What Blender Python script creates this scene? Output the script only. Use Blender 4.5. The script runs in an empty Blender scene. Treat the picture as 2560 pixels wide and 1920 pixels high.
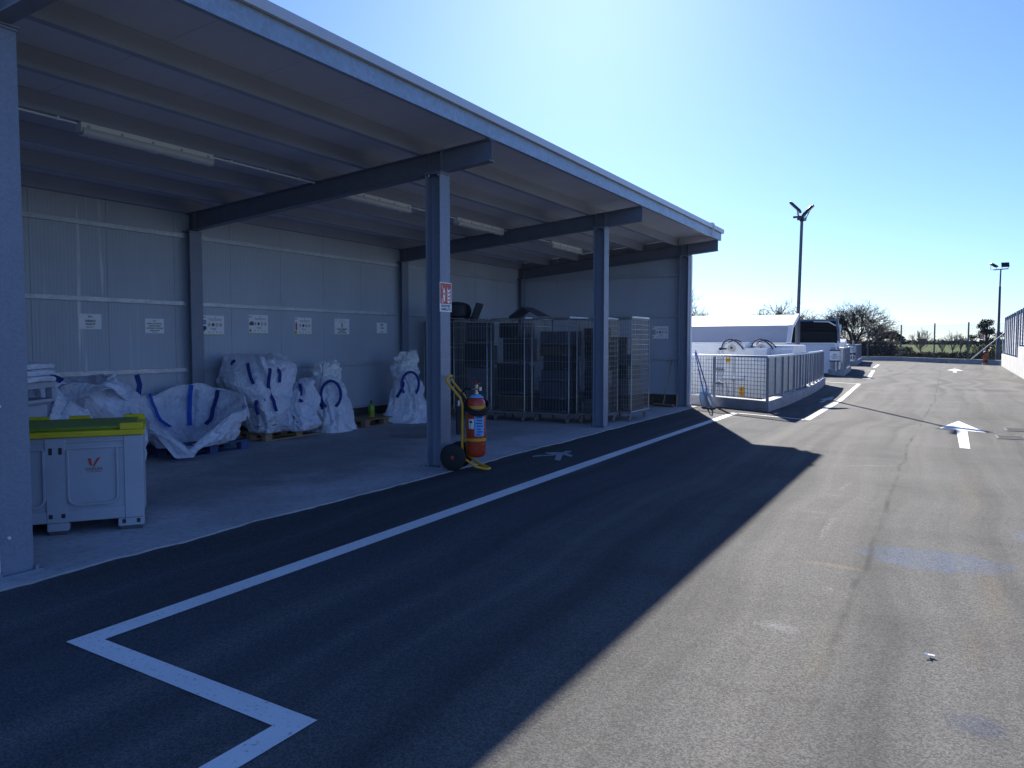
import bpy, bmesh, math, random
from mathutils import Vector, Matrix, Quaternion, noise

# ---------------------------------------------------------------- camera, sky, sun, exposure
S = bpy.context.scene
COL = S.collection
cam_d = bpy.data.cameras.new("camera"); cam = bpy.data.objects.new("camera", cam_d); COL.objects.link(cam)
cam_d.sensor_width = 36.0; cam_d.lens = 27.47; cam_d.clip_start = 0.05; cam_d.clip_end = 6000
cam.location = (0, 0, 1.6)
cam.rotation_euler = (math.radians(90 - 3.10), 0, math.radians(29.05))
S.camera = cam
SUN_EL, SUN_AZ = math.radians(28.0), math.radians(23.9)          # azimuth: left of +Y
sun_dir = Vector((-math.sin(SUN_AZ) * math.cos(SUN_EL), math.cos(SUN_AZ) * math.cos(SUN_EL), math.sin(SUN_EL)))
W = bpy.data.worlds.new("World"); S.world = W; W.use_nodes = True
_nt = W.node_tree; _bg = _nt.nodes['Background']; _sky = _nt.nodes.new('ShaderNodeTexSky')
_sky.sky_type = 'NISHITA'; _sky.sun_disc = False; _sky.sun_elevation = SUN_EL; _sky.sun_rotation = -SUN_AZ
_sky.air_density = 1.0; _sky.dust_density = 0.30; _sky.ozone_density = 3.0; _sky.altitude = 20
_tint = _nt.nodes.new('ShaderNodeMix'); _tint.data_type = 'RGBA'; _tint.blend_type = 'MULTIPLY'; _tint.inputs[0].default_value = 1.0
_tint.inputs[7].default_value = (0.45, 0.595, 0.92, 1)                  # the camera's white balance is set for the sun, so skylight is blue
_nt.links.new(_sky.outputs[0], _tint.inputs[6]); _nt.links.new(_tint.outputs[2], _bg.inputs[0]); _bg.inputs[1].default_value = 0.061
_sl = bpy.data.lights.new("sun", 'SUN'); _sl.energy = 3.9; _sl.angle = math.radians(0.5); _sl.color = (1.0, 0.95, 0.87)
_so = bpy.data.objects.new("sun", _sl); COL.objects.link(_so)
_so.rotation_euler = (-sun_dir).to_track_quat('-Z', 'Y').to_euler(); _so.location = (-20, 40, 30)
S.view_settings.view_transform = 'Standard'; S.view_settings.look = 'None'
S.view_settings.exposure = 1.62; S.view_settings.gamma = 1.0
S.render.engine = 'CYCLES'
S.cycles.max_bounces = 8; S.cycles.diffuse_bounces = 5; S.cycles.glossy_bounces = 4

# ---------------------------------------------------------------- helpers
class MB:
    def __init__(self): self.v = []; self.f = []; self.m = []; self.mi = 0
    def _add(self, vs, fs):
        o = len(self.v); self.v += [tuple(p) for p in vs]
        for f in fs: self.f.append(tuple(i + o for i in f)); self.m.append(self.mi)
    def box(self, x0, y0, z0, x1, y1, z1, M=None):
        p = [(x0,y0,z0),(x1,y0,z0),(x1,y1,z0),(x0,y1,z0),(x0,y0,z1),(x1,y0,z1),(x1,y1,z1),(x0,y1,z1)]
        if M is not None: p = [M @ Vector(q) for q in p]
        self._add(p, [(3,2,1,0),(4,5,6,7),(0,1,5,4),(1,2,6,5),(2,3,7,6),(3,0,4,7)]); return self
    def tube(self, pts, r, n=8, closed=False):
        pts = [Vector(p) for p in pts]; N = len(pts); rs = r if isinstance(r, (list, tuple)) else [r] * N
        d0 = (pts[1] - pts[0]).normalized()
        u = d0.orthogonal().normalized(); ring = []
        for i in range(N):
            if closed: d = (pts[(i+1) % N] - pts[i-1]).normalized()
            elif i == 0: d = d0
            elif i == N - 1: d = (pts[i] - pts[i-1]).normalized()
            else: d = ((pts[i+1] - pts[i]).normalized() + (pts[i] - pts[i-1]).normalized())
            if d.length < 1e-6: d = d0.copy()
            d.normalize(); u = (u - d * u.dot(d))
            if u.length < 1e-6: u = d.orthogonal()
            u.normalize(); w = d.cross(u)
            ring.append([pts[i] + (u * math.cos(2*math.pi*k/n) + w * math.sin(2*math.pi*k/n)) * rs[i] for k in range(n)])
        vs = [p for rg in ring for p in rg]; fs = []
        for i in range(N if closed else N - 1):
            j = (i + 1) % N
            for k in range(n): fs.append((i*n+k, i*n+(k+1)%n, j*n+(k+1)%n, j*n+k))
        if not closed:
            fs.append(tuple(range(n-1, -1, -1))); fs.append(tuple((N-1)*n + k for k in range(n)))
        self._add(vs, fs); return self
    def cyl(self, a, b, r, n=12, r1=None): return self.tube([a, b], [r, r if r1 is None else r1], n)
    def lathe(self, prof, n=24, M=None):
        vs = []; fs = []
        for r, z in prof:
            for k in range(n):
                p = Vector((r*math.cos(2*math.pi*k/n), r*math.sin(2*math.pi*k/n), z)); vs.append(M @ p if M is not None else p)
        for i in range(len(prof) - 1):
            for k in range(n): fs.append((i*n+k, i*n+(k+1)%n, (i+1)*n+(k+1)%n, (i+1)*n+k))
        if prof[0][0] > 1e-4: fs.append(tuple(range(n-1, -1, -1)))
        if prof[-1][0] > 1e-4: fs.append(tuple((len(prof)-1)*n + k for k in range(n)))
        self._add(vs, fs); return self
    def prism(self, poly, axis, d0, d1):
        """poly in the two other axes (x: (y,z), y: (x,z), z: (x,y)), extruded along axis."""
        def P(a, b, d): return {'x': (d, a, b), 'y': (a, d, b), 'z': (a, b, d)}[axis]
        n = len(poly); vs = [P(a, b, d0) for a, b in poly] + [P(a, b, d1) for a, b in poly]
        fs = [tuple(range(n-1, -1, -1)), tuple(range(n, 2*n))] + [(i, (i+1)%n, n+(i+1)%n, n+i) for i in range(n)]
        self._add(vs, fs); return self
    def poly(self, pts): self._add(pts, [tuple(range(len(pts)))]); return self
    def xf(self, M):
        self.v = [tuple(M @ Vector(p)) for p in self.v]; return self
    def build(self, name, mats, parent=None, smooth=35, bevel=0, loc=None):
        me = bpy.data.meshes.new(name); me.from_pydata(self.v, [], self.f)
        ms = mats if isinstance(mats, (list, tuple)) else [mats]
        for m in ms: me.materials.append(m)
        if len(ms) > 1: me.polygons.foreach_set('material_index', self.m)
        bm = bmesh.new(); bm.from_mesh(me); bmesh.ops.recalc_face_normals(bm, faces=bm.faces); bm.to_mesh(me); bm.free()
        if smooth:
            me.polygons.foreach_set('use_smooth', [True] * len(me.polygons)); me.set_sharp_from_angle(angle=math.radians(smooth))
        o = bpy.data.objects.new(name, me); COL.objects.link(o)
        if parent is not None: o.parent = parent
        if loc is not None: o.location = loc
        if bevel:
            b = o.modifiers.new("edge", 'BEVEL'); b.width = bevel; b.segments = 2; b.limit_method = 'ANGLE'; b.angle_limit = math.radians(40)
        return o

def tag(o, label=None, cat=None, group=None, kind=None):
    if label: o['label'] = label
    if cat: o['category'] = cat
    if group: o['group'] = group
    if kind: o['kind'] = kind
    return o
def thing(name, label, cat, loc=(0,0,0), rz=0.0, group=None):
    o = bpy.data.objects.new(name, None); COL.objects.link(o); o.location = loc; o.rotation_euler = (0, 0, rz); o.empty_display_size = .2
    return tag(o, label, cat, group)
def struct(o): o['kind'] = 'structure'; return o
def dup(root, loc, rz=0.0, label=None):
    """Copy of a thing, its parts and sub-parts; rz given in radians."""
    r = root.copy(); COL.objects.link(r); r.location = loc; r.rotation_euler = (0, 0, rz)
    if label: r['label'] = label
    for ch in list(root.children):
        c = ch.copy(); COL.objects.link(c); c.parent = r
        for g in list(ch.children):
            d = g.copy(); COL.objects.link(d); d.parent = c
    return r
def RZ(a): return Matrix.Rotation(a, 4, 'Z')
def T(x, y, z): return Matrix.Translation((x, y, z))

def text_mb(s, size, width=None, align='CENTER', extrude=0.0):
    """Flat lettering as mesh data in the XY plane, centred; optional fitting to a width."""
    cu = bpy.data.curves.new("lettering", 'FONT'); cu.body = s; cu.size = size; cu.align_x = align; cu.align_y = 'CENTER'
    cu.extrude = extrude; cu.resolution_u = 2; cu.offset = size*.035
    ob = bpy.data.objects.new("lettering", cu)
    me = bpy.data.meshes.new_from_object(ob)
    b = MB()
    vs = [v.co.copy() for v in me.vertices]
    if width and vs:
        w = max(v.x for v in vs) - min(v.x for v in vs)
        if w > 0:
            k = width / w
            for v in vs: v.x *= k
    b._add(vs, [tuple(p.vertices) for p in me.polygons])
    bpy.data.objects.remove(ob); bpy.data.meshes.remove(me); bpy.data.curves.remove(cu)
    return b
def merge(dst, src, M, mi=0):
    dst.mi = mi; dst._add([M @ Vector(p) for p in src.v], src.f); dst.mi = 0

# ---------------------------------------------------------------- materials
def newmat(name):
    m = bpy.data.materials.new(name); m.use_nodes = True
    return m, m.node_tree, m.node_tree.nodes['Principled BSDF']
class NT:
    def __init__(self, nt): self.nt = nt; self._tc = None
    def n(self, t, **kw):
        nd = self.nt.nodes.new(t)
        for k, v in kw.items(): setattr(nd, k, v)
        return nd
    def L(self, a, b): self.nt.links.new(a, b)
    def co(self):
        if self._tc is None: self._tc = self.n('ShaderNodeTexCoord').outputs['Object']
        return self._tc
    def noise(self, scale, detail=3, rough=.55, sc=(1,1,1), dist=0.0, out='Fac'):
        mp = self.n('ShaderNodeMapping'); mp.inputs['Scale'].default_value = sc; self.L(self.co(), mp.inputs[0])
        t = self.n('ShaderNodeTexNoise'); t.inputs['Scale'].default_value = scale; t.inputs['Detail'].default_value = detail
        t.inputs['Roughness'].default_value = rough; t.inputs['Distortion'].default_value = dist; self.L(mp.outputs[0], t.inputs['Vector'])
        return t.outputs[out]
    def voro(self, scale, sc=(1,1,1), feature='F1', out='Distance'):
        mp = self.n('ShaderNodeMapping'); mp.inputs['Scale'].default_value = sc; self.L(self.co(), mp.inputs[0])
        t = self.n('ShaderNodeTexVoronoi', feature=feature); t.inputs['Scale'].default_value = scale; self.L(mp.outputs[0], t.inputs['Vector'])
        return t.outputs[out]
    def ramp(self, fac, a, b, lo=0.0, hi=1.0):
        t = self.n('ShaderNodeMapRange'); t.clamp = True; self.L(fac, t.inputs[0])
        t.inputs[1].default_value = a; t.inputs[2].default_value = b; t.inputs[3].default_value = lo; t.inputs[4].default_value = hi
        return t.outputs[0]
    def math(self, op, a, b=None):
        t = self.n('ShaderNodeMath', operation=op)
        for i, x in enumerate((a, b)):
            if x is None: continue
            if isinstance(x, (int, float)): t.inputs[i].default_value = x
            else: self.L(x, t.inputs[i])
        return t.outputs[0]
    def mix(self, fac, a, b, blend='MIX'):
        t = self.n('ShaderNodeMix', data_type='RGBA', blend_type=blend)
        if isinstance(fac, (int, float)): t.inputs[0].default_value = fac
        else: self.L(fac, t.inputs[0])
        for i, x in ((6, a), (7, b)):
            if isinstance(x, tuple): t.inputs[i].default_value = (*x, 1) if len(x) == 3 else x
            else: self.L(x, t.inputs[i])
        return t.outputs[2]
    def bump(self, h, strength, dist=.01):
        t = self.n('ShaderNodeBump'); t.inputs['Strength'].default_value = strength; t.inputs['Distance'].default_value = dist
        self.L(h, t.inputs['Height']); return t.outputs[0]
    def xyz(self):
        t = self.n('ShaderNodeSeparateXYZ'); self.L(self.co(), t.inputs[0]); return t.outputs
def simple(name, col, rough=.5, metal=0.0, var=.12, vscale=6, bump=0.0, bscale=40, spec=None, sc=(1,1,1)):
    m, nt, p = newmat(name); N = NT(nt)
    nz = N.noise(vscale, 5, .6, sc)
    f = N.ramp(nz, .3, .7)
    a = tuple(max(0, c*(1-var)) for c in col); b = tuple(min(1, c*(1+var)) for c in col)
    N.L(N.mix(f, a, b), p.inputs['Base Color'])
    p.inputs['Metallic'].default_value = metal
    N.L(N.ramp(nz, .25, .75, max(0, rough-.08), min(1, rough+.08)), p.inputs['Roughness'])
    if spec is not None: p.inputs['Specular IOR Level'].default_value = spec
    if bump: N.L(N.bump(N.noise(bscale, 4, .6), bump, .01), p.inputs['Normal'])
    return m
def galvanised(name, col=(.42,.44,.47), rough=.42, metal=.55, spangle=24):
    m, nt, p = newmat(name); N = NT(nt)
    v = N.voro(spangle, out='Color'); sp = N.n('ShaderNodeSeparateColor'); N.L(v, sp.inputs[0])
    f = N.ramp(sp.outputs[0], 0, 1, 0, 1)
    c = N.mix(f, tuple(x*.9 for x in col), tuple(min(1, x*1.1) for x in col))
    big = N.ramp(N.noise(1.6, 4, .6, (1,1,.35)), .35, .68)
    c = N.mix(N.math('MULTIPLY', big, .35), c, tuple(x*.62 for x in col))
    N.L(c, p.inputs['Base Color']); p.inputs['Metallic'].default_value = metal
    N.L(N.ramp(sp.outputs[1], 0, 1, rough-.1, rough+.12), p.inputs['Roughness'])
    return m
def wood(name, col):
    m, nt, p = newmat(name); N = NT(nt)
    g = N.noise(9, 5, .65, (1,1,6)); g2 = N.noise(3, 3, .5)
    c = N.mix(N.ramp(g, .3, .7), tuple(x*.65 for x in col), tuple(x*1.25 for x in col))
    c = N.mix(N.math('MULTIPLY', N.ramp(g2, .4, .7), .5), c, (.16,.15,.14))
    N.L(c, p.inputs['Base Color']); p.inputs['Roughness'].default_value = .8
    N.L(N.bump(g, .3, .004), p.inputs['Normal']); return m

M = {}
M['steel'] = galvanised('column_steel', (.25,.28,.36), .5, .1, 70)
M['rafter'] = simple('rafter_steel', (.19,.21,.27), .55, .1, .12, 5)
M['galv'] = galvanised('galvanised_steel', (.55,.59,.66), .42, .35, 26)
M['galvpanel'] = galvanised('galvanised_sheet', (.22,.27,.32), .45, .3, 16)
M['darksteel'] = simple('dark_pole_steel', (.10,.105,.12), .5, .3, .1, 4)
M['lampblack'] = simple('lamp_black', (.025,.026,.03), .4, .1)
M['white'] = simple('white_paint', (.78,.78,.78), .42, 0, .05, 3)
M['offwhite'] = simple('offwhite_plastic', (.86,.87,.88), .45, 0, .05, 5)
M['signwhite'] = simple('sign_white', (.93,.94,.95), .4, 0, .03, 4)
M['black'] = simple('black_rubber', (.018,.018,.02), .6, 0, .2, 8)
M['ink'] = simple('dark_ink', (.035,.035,.045), .6, 0, .1)
M['inkgrey'] = simple('grey_ink', (.22,.23,.26), .6, 0, .1)
M['post'] = galvanised('post_steel', (.24,.27,.33), .5, .3, 26); M['eave'] = galvanised('eave_steel', (.36,.43,.53), .45, .3, 26); M['flash'] = simple('flashing_sheet', (.60,.62,.66), .4, .1, .06, 3)
M['red'] = simple('red_enamel', (.52,.055,.022), .3, 0, .08, 4)
M['signred'] = simple('sign_red', (.62,.06,.03), .4, 0, .05, 4)
M['yellow'] = simple('yellow_enamel', (.72,.36,.02), .35, 0, .08, 5)
M['lidyellow'] = simple('yellow_plastic', (.72,.56,.015), .5, 0, .12, 5)
M['lidgreen'] = simple('green_plastic', (.20,.30,.03), .5, 0, .12, 5)
M['binplastic'] = simple('grey_bin_plastic', (.46,.48,.55), .5, 0, .09, 3, .15, 60)
M['skyblue'] = simple('blue_label', (.16,.42,.75), .45, 0, .15, 14)
M['hazard'] = simple('yellow_sticker', (.80,.42,.015), .4, 0, .05)
M['brass'] = simple('valve_metal', (.55,.50,.42), .3, .8, .1)
M['wood'] = wood('pallet_wood', (.30,.20,.115))
M['woodpale'] = wood('pale_pallet_wood', (.44,.31,.18))
M['bluewood'] = simple('blue_painted_wood', (.05,.09,.22), .7, 0, .25, 10)
M['strap'] = simple('blue_webbing', (.018,.045,.24), .75, 0, .18, 60)
M['strapbright'] = simple('bright_blue_webbing', (.02,.10,.55), .7, 0, .15, 60)
M['bottle'] = simple('green_plastic_bottle', (.16,.34,.03), .3, 0, .2, 30)
M['orange'] = simple('orange_cap', (.75,.28,.02), .4)
M['cardboard'] = simple('cardboard', (.12,.10,.085), .85, 0, .2, 8)
M['tvdark'] = simple('dark_grey_casing', (.055,.058,.068), .5, 0, .2, 6)
M['tvgrey'] = simple('grey_casing', (.095,.10,.12), .5, 0, .2, 5)
M['appliance'] = simple('scuffed_white_enamel', (.17,.18,.21), .4, 0, .15, 4)
M['chrome'] = simple('zinc_wire', (.38,.38,.38), .35, .7, .2, 15)
M['castor'] = simple('castor_rubber', (.20,.17,.14), .6)
M['dusk_blue'] = simple('blue_handle', (.02,.07,.33), .45, 0, .1)
M['shovel'] = simple('aluminium_blade', (.50,.52,.55), .4, .6, .12, 8)

def concrete(name, col, scale=1.0, bump=.25, stains=.5):
    m, nt, p = newmat(name); N = NT(nt)
    a = N.noise(1.1*scale, 6, .65); b = N.noise(14*scale, 5, .6); c = N.noise(70*scale, 3, .6)
    k = N.mix(N.ramp(a, .3, .7), tuple(x*.72 for x in col), tuple(x*1.12 for x in col))
    k = N.mix(N.math('MULTIPLY', N.ramp(b, .48, .72), stains), k, tuple(x*.5 for x in col))
    k = N.mix(N.math('MULTIPLY', N.ramp(c, .55, .75), .35), k, tuple(min(1, x*1.35) for x in col))
    N.L(k, p.inputs['Base Color']); p.inputs['Roughness'].default_value = .88
    N.L(N.bump(b, bump, .01), p.inputs['Normal']); return m
M['slab'] = concrete('slab_concrete', (.46,.46,.48), 1.0, .2, .6)
def stain_slab():
    nt = M['slab'].node_tree; N = NT(nt); p = nt.nodes['Principled BSDF']; X = N.xyz(); src = p.inputs['Base Color'].links[0].from_socket
    w = N.noise(1.6, 5, .65); c = src
    for cx, cy, rx, ry, amt in ((-7.6,8.3,1.5,2.6,.5), (-8.2,11.2,1.2,1.6,.4), (-7.0,5.6,.9,1.2,.35), (-6.6,11.4,.5,1.0,.35), (-6.3,7.0,.35,.7,.3)):
        k = lineseg_mask(N, X[0], X[1], cx, cy, rx, ry, w, .45, .2); c = N.mix(N.math('MULTIPLY', k, amt), c, (.16,.16,.17))
    pit = N.math('MULTIPLY', N.ramp(N.noise(26, 4, .7), .60, .66), N.ramp(N.noise(2.1, 3, .6), .45, .6)); c = N.mix(N.math('MULTIPLY', pit, .7), c, (.10,.10,.10))
    N.L(c, p.inputs['Base Color'])
M['kerb'] = concrete('kerb_concrete', (.36,.37,.40), 2.0, .2, .35)
M['whitewall'] = concrete('pale_concrete', (.46,.46,.45), 1.5, .1, .12)

def panel_mat(name, col, pitch, depth, streaks=True):
    """Sandwich panel: fine vertical micro-ribs (world Y and X both used) plus chalky run marks."""
    m, nt, p = newmat(name); N = NT(nt); x = N.xyz()
    h = N.math('SINE', N.math('MULTIPLY', N.math('ADD', x[0], x[1]), 2*math.pi/pitch))
    base = N.mix(N.ramp(N.noise(.7, 4, .6, (1,1,.6)), .3, .7), tuple(c*.9 for c in col), tuple(c*1.07 for c in col))
    if streaks:
        s = N.noise(9.0, 2, .5, (1,1,.035)); zmask = N.ramp(N.noise(1.1, 2, .5, (1,6,1)), .42, .58)
        s = N.math('MULTIPLY', N.ramp(s, .585, .63), zmask)
        ym = N.ramp(x[1], 7.6, 6.4)
        base = N.mix(N.math('MULTIPLY', N.math('MULTIPLY', s, ym), .75), base, (.93,.94,.93))
    N.L(base, p.inputs['Base Color']); p.inputs['Roughness'].default_value = .42
    N.L(N.bump(h, depth, .004), p.inputs['Normal']); return m
M['panel'] = panel_mat('sandwich_panel', (.48,.53,.62), .05, .35)
M['roofpanel'] = panel_mat('roof_soffit_panel', (.62,.65,.76), 50, 0, False)
M['purlin'] = panel_mat('purlin_face', (.33,.37,.49), 50, 0, False)

def lineseg_mask(N, x, y, cx, cy, rx, ry, warp, soft=.35, rot=0.0):
    c, s = math.cos(rot), math.sin(rot)
    dx = N.math('SUBTRACT', x, cx); dy = N.math('SUBTRACT', y, cy)
    u = N.math('DIVIDE', N.math('ADD', N.math('MULTIPLY', dx, c), N.math('MULTIPLY', dy, s)), rx)
    v = N.math('DIVIDE', N.math('SUBTRACT', N.math('MULTIPLY', dy, c), N.math('MULTIPLY', dx, s)), ry)
    d = N.math('SQRT', N.math('ADD', N.math('MULTIPLY', u, u), N.math('MULTIPLY', v, v)))
    d = N.math('ADD', d, N.math('MULTIPLY', N.math('SUBTRACT', warp, .5), 1.0))
    return N.ramp(d, 1.0, 1.0 - soft)
def asphalt(name):
    m, nt, p = newmat(name); N = NT(nt); X = N.xyz(); x, y = X[0], X[1]
    stone = N.voro(130, out='Color'); sp = N.n('ShaderNodeSeparateColor'); N.L(stone, sp.inputs[0])
    stone2 = N.noise(110, 5, .75); fine = N.noise(160, 2, .6)
    big = N.noise(.45, 5, .62); med = N.noise(2.6, 5, .6); streak = N.noise(1.5, 5, .6, (1,.07,1)); cross = N.noise(1.3, 4, .6, (.16,1,1))
    c = N.mix(N.ramp(big, .32, .68), (.088,.088,.087), (.132,.131,.127))
    c = N.mix(N.math('MULTIPLY', N.ramp(streak, .45, .75), .5), c, (.135,.126,.112))
    c = N.mix(N.math('MULTIPLY', N.ramp(cross, .52, .75), .45), c, (.056,.055,.053))
    c = N.mix(N.math('MULTIPLY', N.ramp(med, .5, .72), .35), c, (.135,.130,.118))
    # the strip beside the shed has its shade painted in, darker and bluer
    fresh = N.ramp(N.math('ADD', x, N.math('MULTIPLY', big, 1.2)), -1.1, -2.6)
    shed_shade_y = N.ramp(y, 19, 16)
    c = N.mix(N.math('MULTIPLY', N.math('MULTIPLY', fresh, shed_shade_y), .8), c, (.064,.070,.082))
    warp = N.noise(4.2, 4, .6); warpf = N.noise(13, 3, .6)
    for (cx, cy, rx, ry, col, amt, soft, rot) in [
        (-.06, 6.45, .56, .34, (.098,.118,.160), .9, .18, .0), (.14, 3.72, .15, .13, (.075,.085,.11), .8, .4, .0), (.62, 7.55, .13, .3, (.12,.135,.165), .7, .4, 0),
        (-.63, 5.93, .30, .065, (.22,.185,.135), .7, .9, -.15), (.30, 5.7, .14, 1.3, (.15,.126,.095), .45, .95, 0), (.25, 9.5, .16, 2.4, (.14,.12,.092), .4, .95, 0),
        (-.53, 4.15, .10, .5, (.14,.12,.09), .4, .95, 0), (-.80, 4.5, .14, .10, (.30,.30,.31), .6, .95, 0), (.16, 4.7, .10, .5, (.14,.118,.09), .45, .95, 0),
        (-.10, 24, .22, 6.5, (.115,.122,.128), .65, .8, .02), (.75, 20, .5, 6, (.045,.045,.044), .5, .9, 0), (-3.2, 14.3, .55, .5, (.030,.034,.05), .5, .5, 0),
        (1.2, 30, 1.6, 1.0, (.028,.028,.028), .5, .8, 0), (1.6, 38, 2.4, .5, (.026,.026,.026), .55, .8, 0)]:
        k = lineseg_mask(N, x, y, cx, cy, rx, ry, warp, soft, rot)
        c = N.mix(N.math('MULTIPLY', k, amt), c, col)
    # scuffed chalk traces
    for (cx, cy, rx, ry, rot) in [(-.94, 9.3, .035, .42, -.1), (-1.02, 8.7, .16, .045, 0), (-1.0, 7.5, .05, .05, 0), (-.86, 7.1, .04, .55, 0), (-1.05, 7.75, .17, .05, 0), (-.62, 5.35, .06, .07, 0),
                                  (-1.9, 14.6, .25, .07, 0), (-2.6, 15.0, .12, .05, 0), (-1.6, 14.55, .1, .06, 0), (-1.75, 12.6, .1, .1, 0), (-.83, 11.0, .5, .06, .5)]:
        k = lineseg_mask(N, x, y, cx, cy, rx, ry, warpf, .5, rot)
        k = N.math('MULTIPLY', k, N.ramp(N.noise(30, 3, .7), .45, .62))
        c = N.mix(N.math('MULTIPLY', k, .45), c, (.30,.30,.295))
    # paving seam that wanders along the yard
    w = N.noise(.35, 4, .6, (0, 1, 0)); w2 = N.noise(2.2, 3, .6, (0,1,0))
    sx = N.math('ADD', N.math('ADD', x, .47), N.math('ADD', N.math('MULTIPLY', N.math('SUBTRACT', w, .5), .22), N.math('MULTIPLY', N.math('SUBTRACT', w2, .5), .05)))
    bend = N.math('MULTIPLY', N.ramp(y, 14, 24), -.22); sx = N.math('ADD', sx, bend)
    ax = N.math('ABSOLUTE', sx)
    seam = N.math('MULTIPLY', N.ramp(ax, .035, .006), N.ramp(N.noise(1.1, 4, .7), .36, .6))
    seam = N.math('MULTIPLY', seam, N.ramp(y, 3.2, 5.0))
    c = N.mix(N.math('MULTIPLY', seam, .7), c, (.028,.028,.03))
    # tyre tracks: long soft bands that bend with the lane
    tw = N.math('ADD', x, N.math('MULTIPLY', N.noise(.12, 2, .5, (0,1,0)), 2.2)); tv = N.n('ShaderNodeCombineXYZ'); N.L(tw, tv.inputs[0]); N.L(N.math('MULTIPLY', y, .02), tv.inputs[1])
    tn = N.n('ShaderNodeTexNoise'); tn.inputs['Scale'].default_value = 2.3; tn.inputs['Detail'].default_value = 5; N.L(tv.outputs[0], tn.inputs['Vector'])
    c = N.mix(N.math('MULTIPLY', N.ramp(tn.outputs[0], .50, .66), .60), c, (.050,.050,.050))
    c = N.mix(N.math('MULTIPLY', N.ramp(tn.outputs[0], .48, .34), .55), c, (.165,.160,.148))
    # aggregate
    amt = N.ramp(y, 24, 4, .25, 1.0)
    grain = N.math('ADD', N.math('MULTIPLY', sp.outputs[0], .55), N.math('MULTIPLY', stone2, .45))
    g = N.ramp(grain, .28, .80, .64, 1.40)
    g = N.math('ADD', 1.0, N.math('MULTIPLY', N.math('SUBTRACT', g, 1.0), amt))
    comb = N.n('ShaderNodeCombineColor')
    for i in range(3): N.L(g, comb.inputs[i])
    c = N.mix(1.0, c, comb.outputs[0], 'MULTIPLY')
    N.L(c, p.inputs['Base Color']); p.inputs['Roughness'].default_value = .92; p.inputs['Specular IOR Level'].default_value = .13
    h = N.math('ADD', N.math('MULTIPLY', sp.outputs[1], .6), fine)
    N.L(N.bump(h, .55, .006), p.inputs['Normal']); return m
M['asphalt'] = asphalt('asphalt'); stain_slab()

def road_paint(name):
    m, nt, p = newmat(name); N = NT(nt)
    wear = N.ramp(N.noise(38, 5, .75), .57, .66); big = N.ramp(N.noise(1.7, 4, .6), .3, .75)
    c = N.mix(big, (.66,.66,.65), (.79,.79,.78)); c = N.mix(N.math('MULTIPLY', wear, .7), c, (.16,.16,.16))
    c = N.mix(N.math('MULTIPLY', N.ramp(N.noise(9, 4, .7), .6, .75), .25), c, (.35,.34,.33))
    N.L(c, p.inputs['Base Color']); p.inputs['Roughness'].default_value = .7
    N.L(N.bump(N.voro(95), .3, .004), p.inputs['Normal']); return m
M['paint'] = road_paint('road_paint'); M['fadedpaint'] = simple('faded_road_paint', (.30,.31,.33), .8, 0, .35, 12)

def bag_mat(name, col, transl=.0):
    m, nt, p = newmat(name); N = NT(nt)
    a = N.noise(3.0, 5, .6); f = N.voro(9, feature='F1'); c = N.mix(N.ramp(a, .3, .7), tuple(x*.86 for x in col), tuple(min(1,x*1.08) for x in col))
    N.L(c, p.inputs['Base Color']); p.inputs['Roughness'].default_value = .36
    h = N.math('ADD', N.noise(22, 4, .6, (1,1,1), .3), N.math('MULTIPLY', N.voro(19), .9))
    N.L(N.bump(h, .6, .03), p.inputs['Normal']); return m
M['bag'] = bag_mat('woven_bag', (.80,.82,.95)); M['bagdull'] = bag_mat('dull_woven_bag', (.55,.54,.60)); M['liner'] = bag_mat('clear_liner', (.93,.95,.96))
# ---------------------------------------------------------------- ground, yard, markings
def field_mat():
    m, nt, p = newmat('field_ground'); N = NT(nt)
    a = N.noise(.03, 5, .6); b = N.noise(.6, 5, .65)
    c = N.mix(N.ramp(a, .42, .6), (.055,.062,.022), (.075,.062,.036)); c = N.mix(N.ramp(b, .45, .7), c, (.035,.042,.015))
    N.L(c, p.inputs['Base Color']); p.inputs['Roughness'].default_value = .95; p.inputs['Specular IOR Level'].default_value = .0; return m
struct(MB().box(-3500, -400, -.6, 3500, 3500, -.05).build('field', field_mat(), smooth=0))
yard = MB(); yard.poly([(-40,-12,0),(3.6,-12,0),(3.6,61.5,0),(1.6,65.4,0),(-.8,68.3,0),(-3.3,72.4,0),(-9,74.5,0),(-40,74.5,0)])
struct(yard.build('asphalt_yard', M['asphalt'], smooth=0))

def slab():
    rnd = random.Random(4); b = MB(); pts = [(-10.9, 1.8), (-5.18, 1.8)]
    y = 2.0
    while y < 19.0:
        x = -5.30 + .07*noise.noise((y*1.1, 3.1, 0)) + .03*noise.noise((y*5, 1, 0)) + .012*noise.noise((y*17, 7, 0)) + (.10 if y < 3.3 else 0)*(3.3-y)/1.3
        pts.append((x, y)); y += .07
    pts += [(-5.3, 19.02), (-10.9, 19.02)]
    b.prism(pts, 'z', -.02, .014); return b.build('concrete_slab', M['slab'], smooth=0)
struct(slab())

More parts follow.
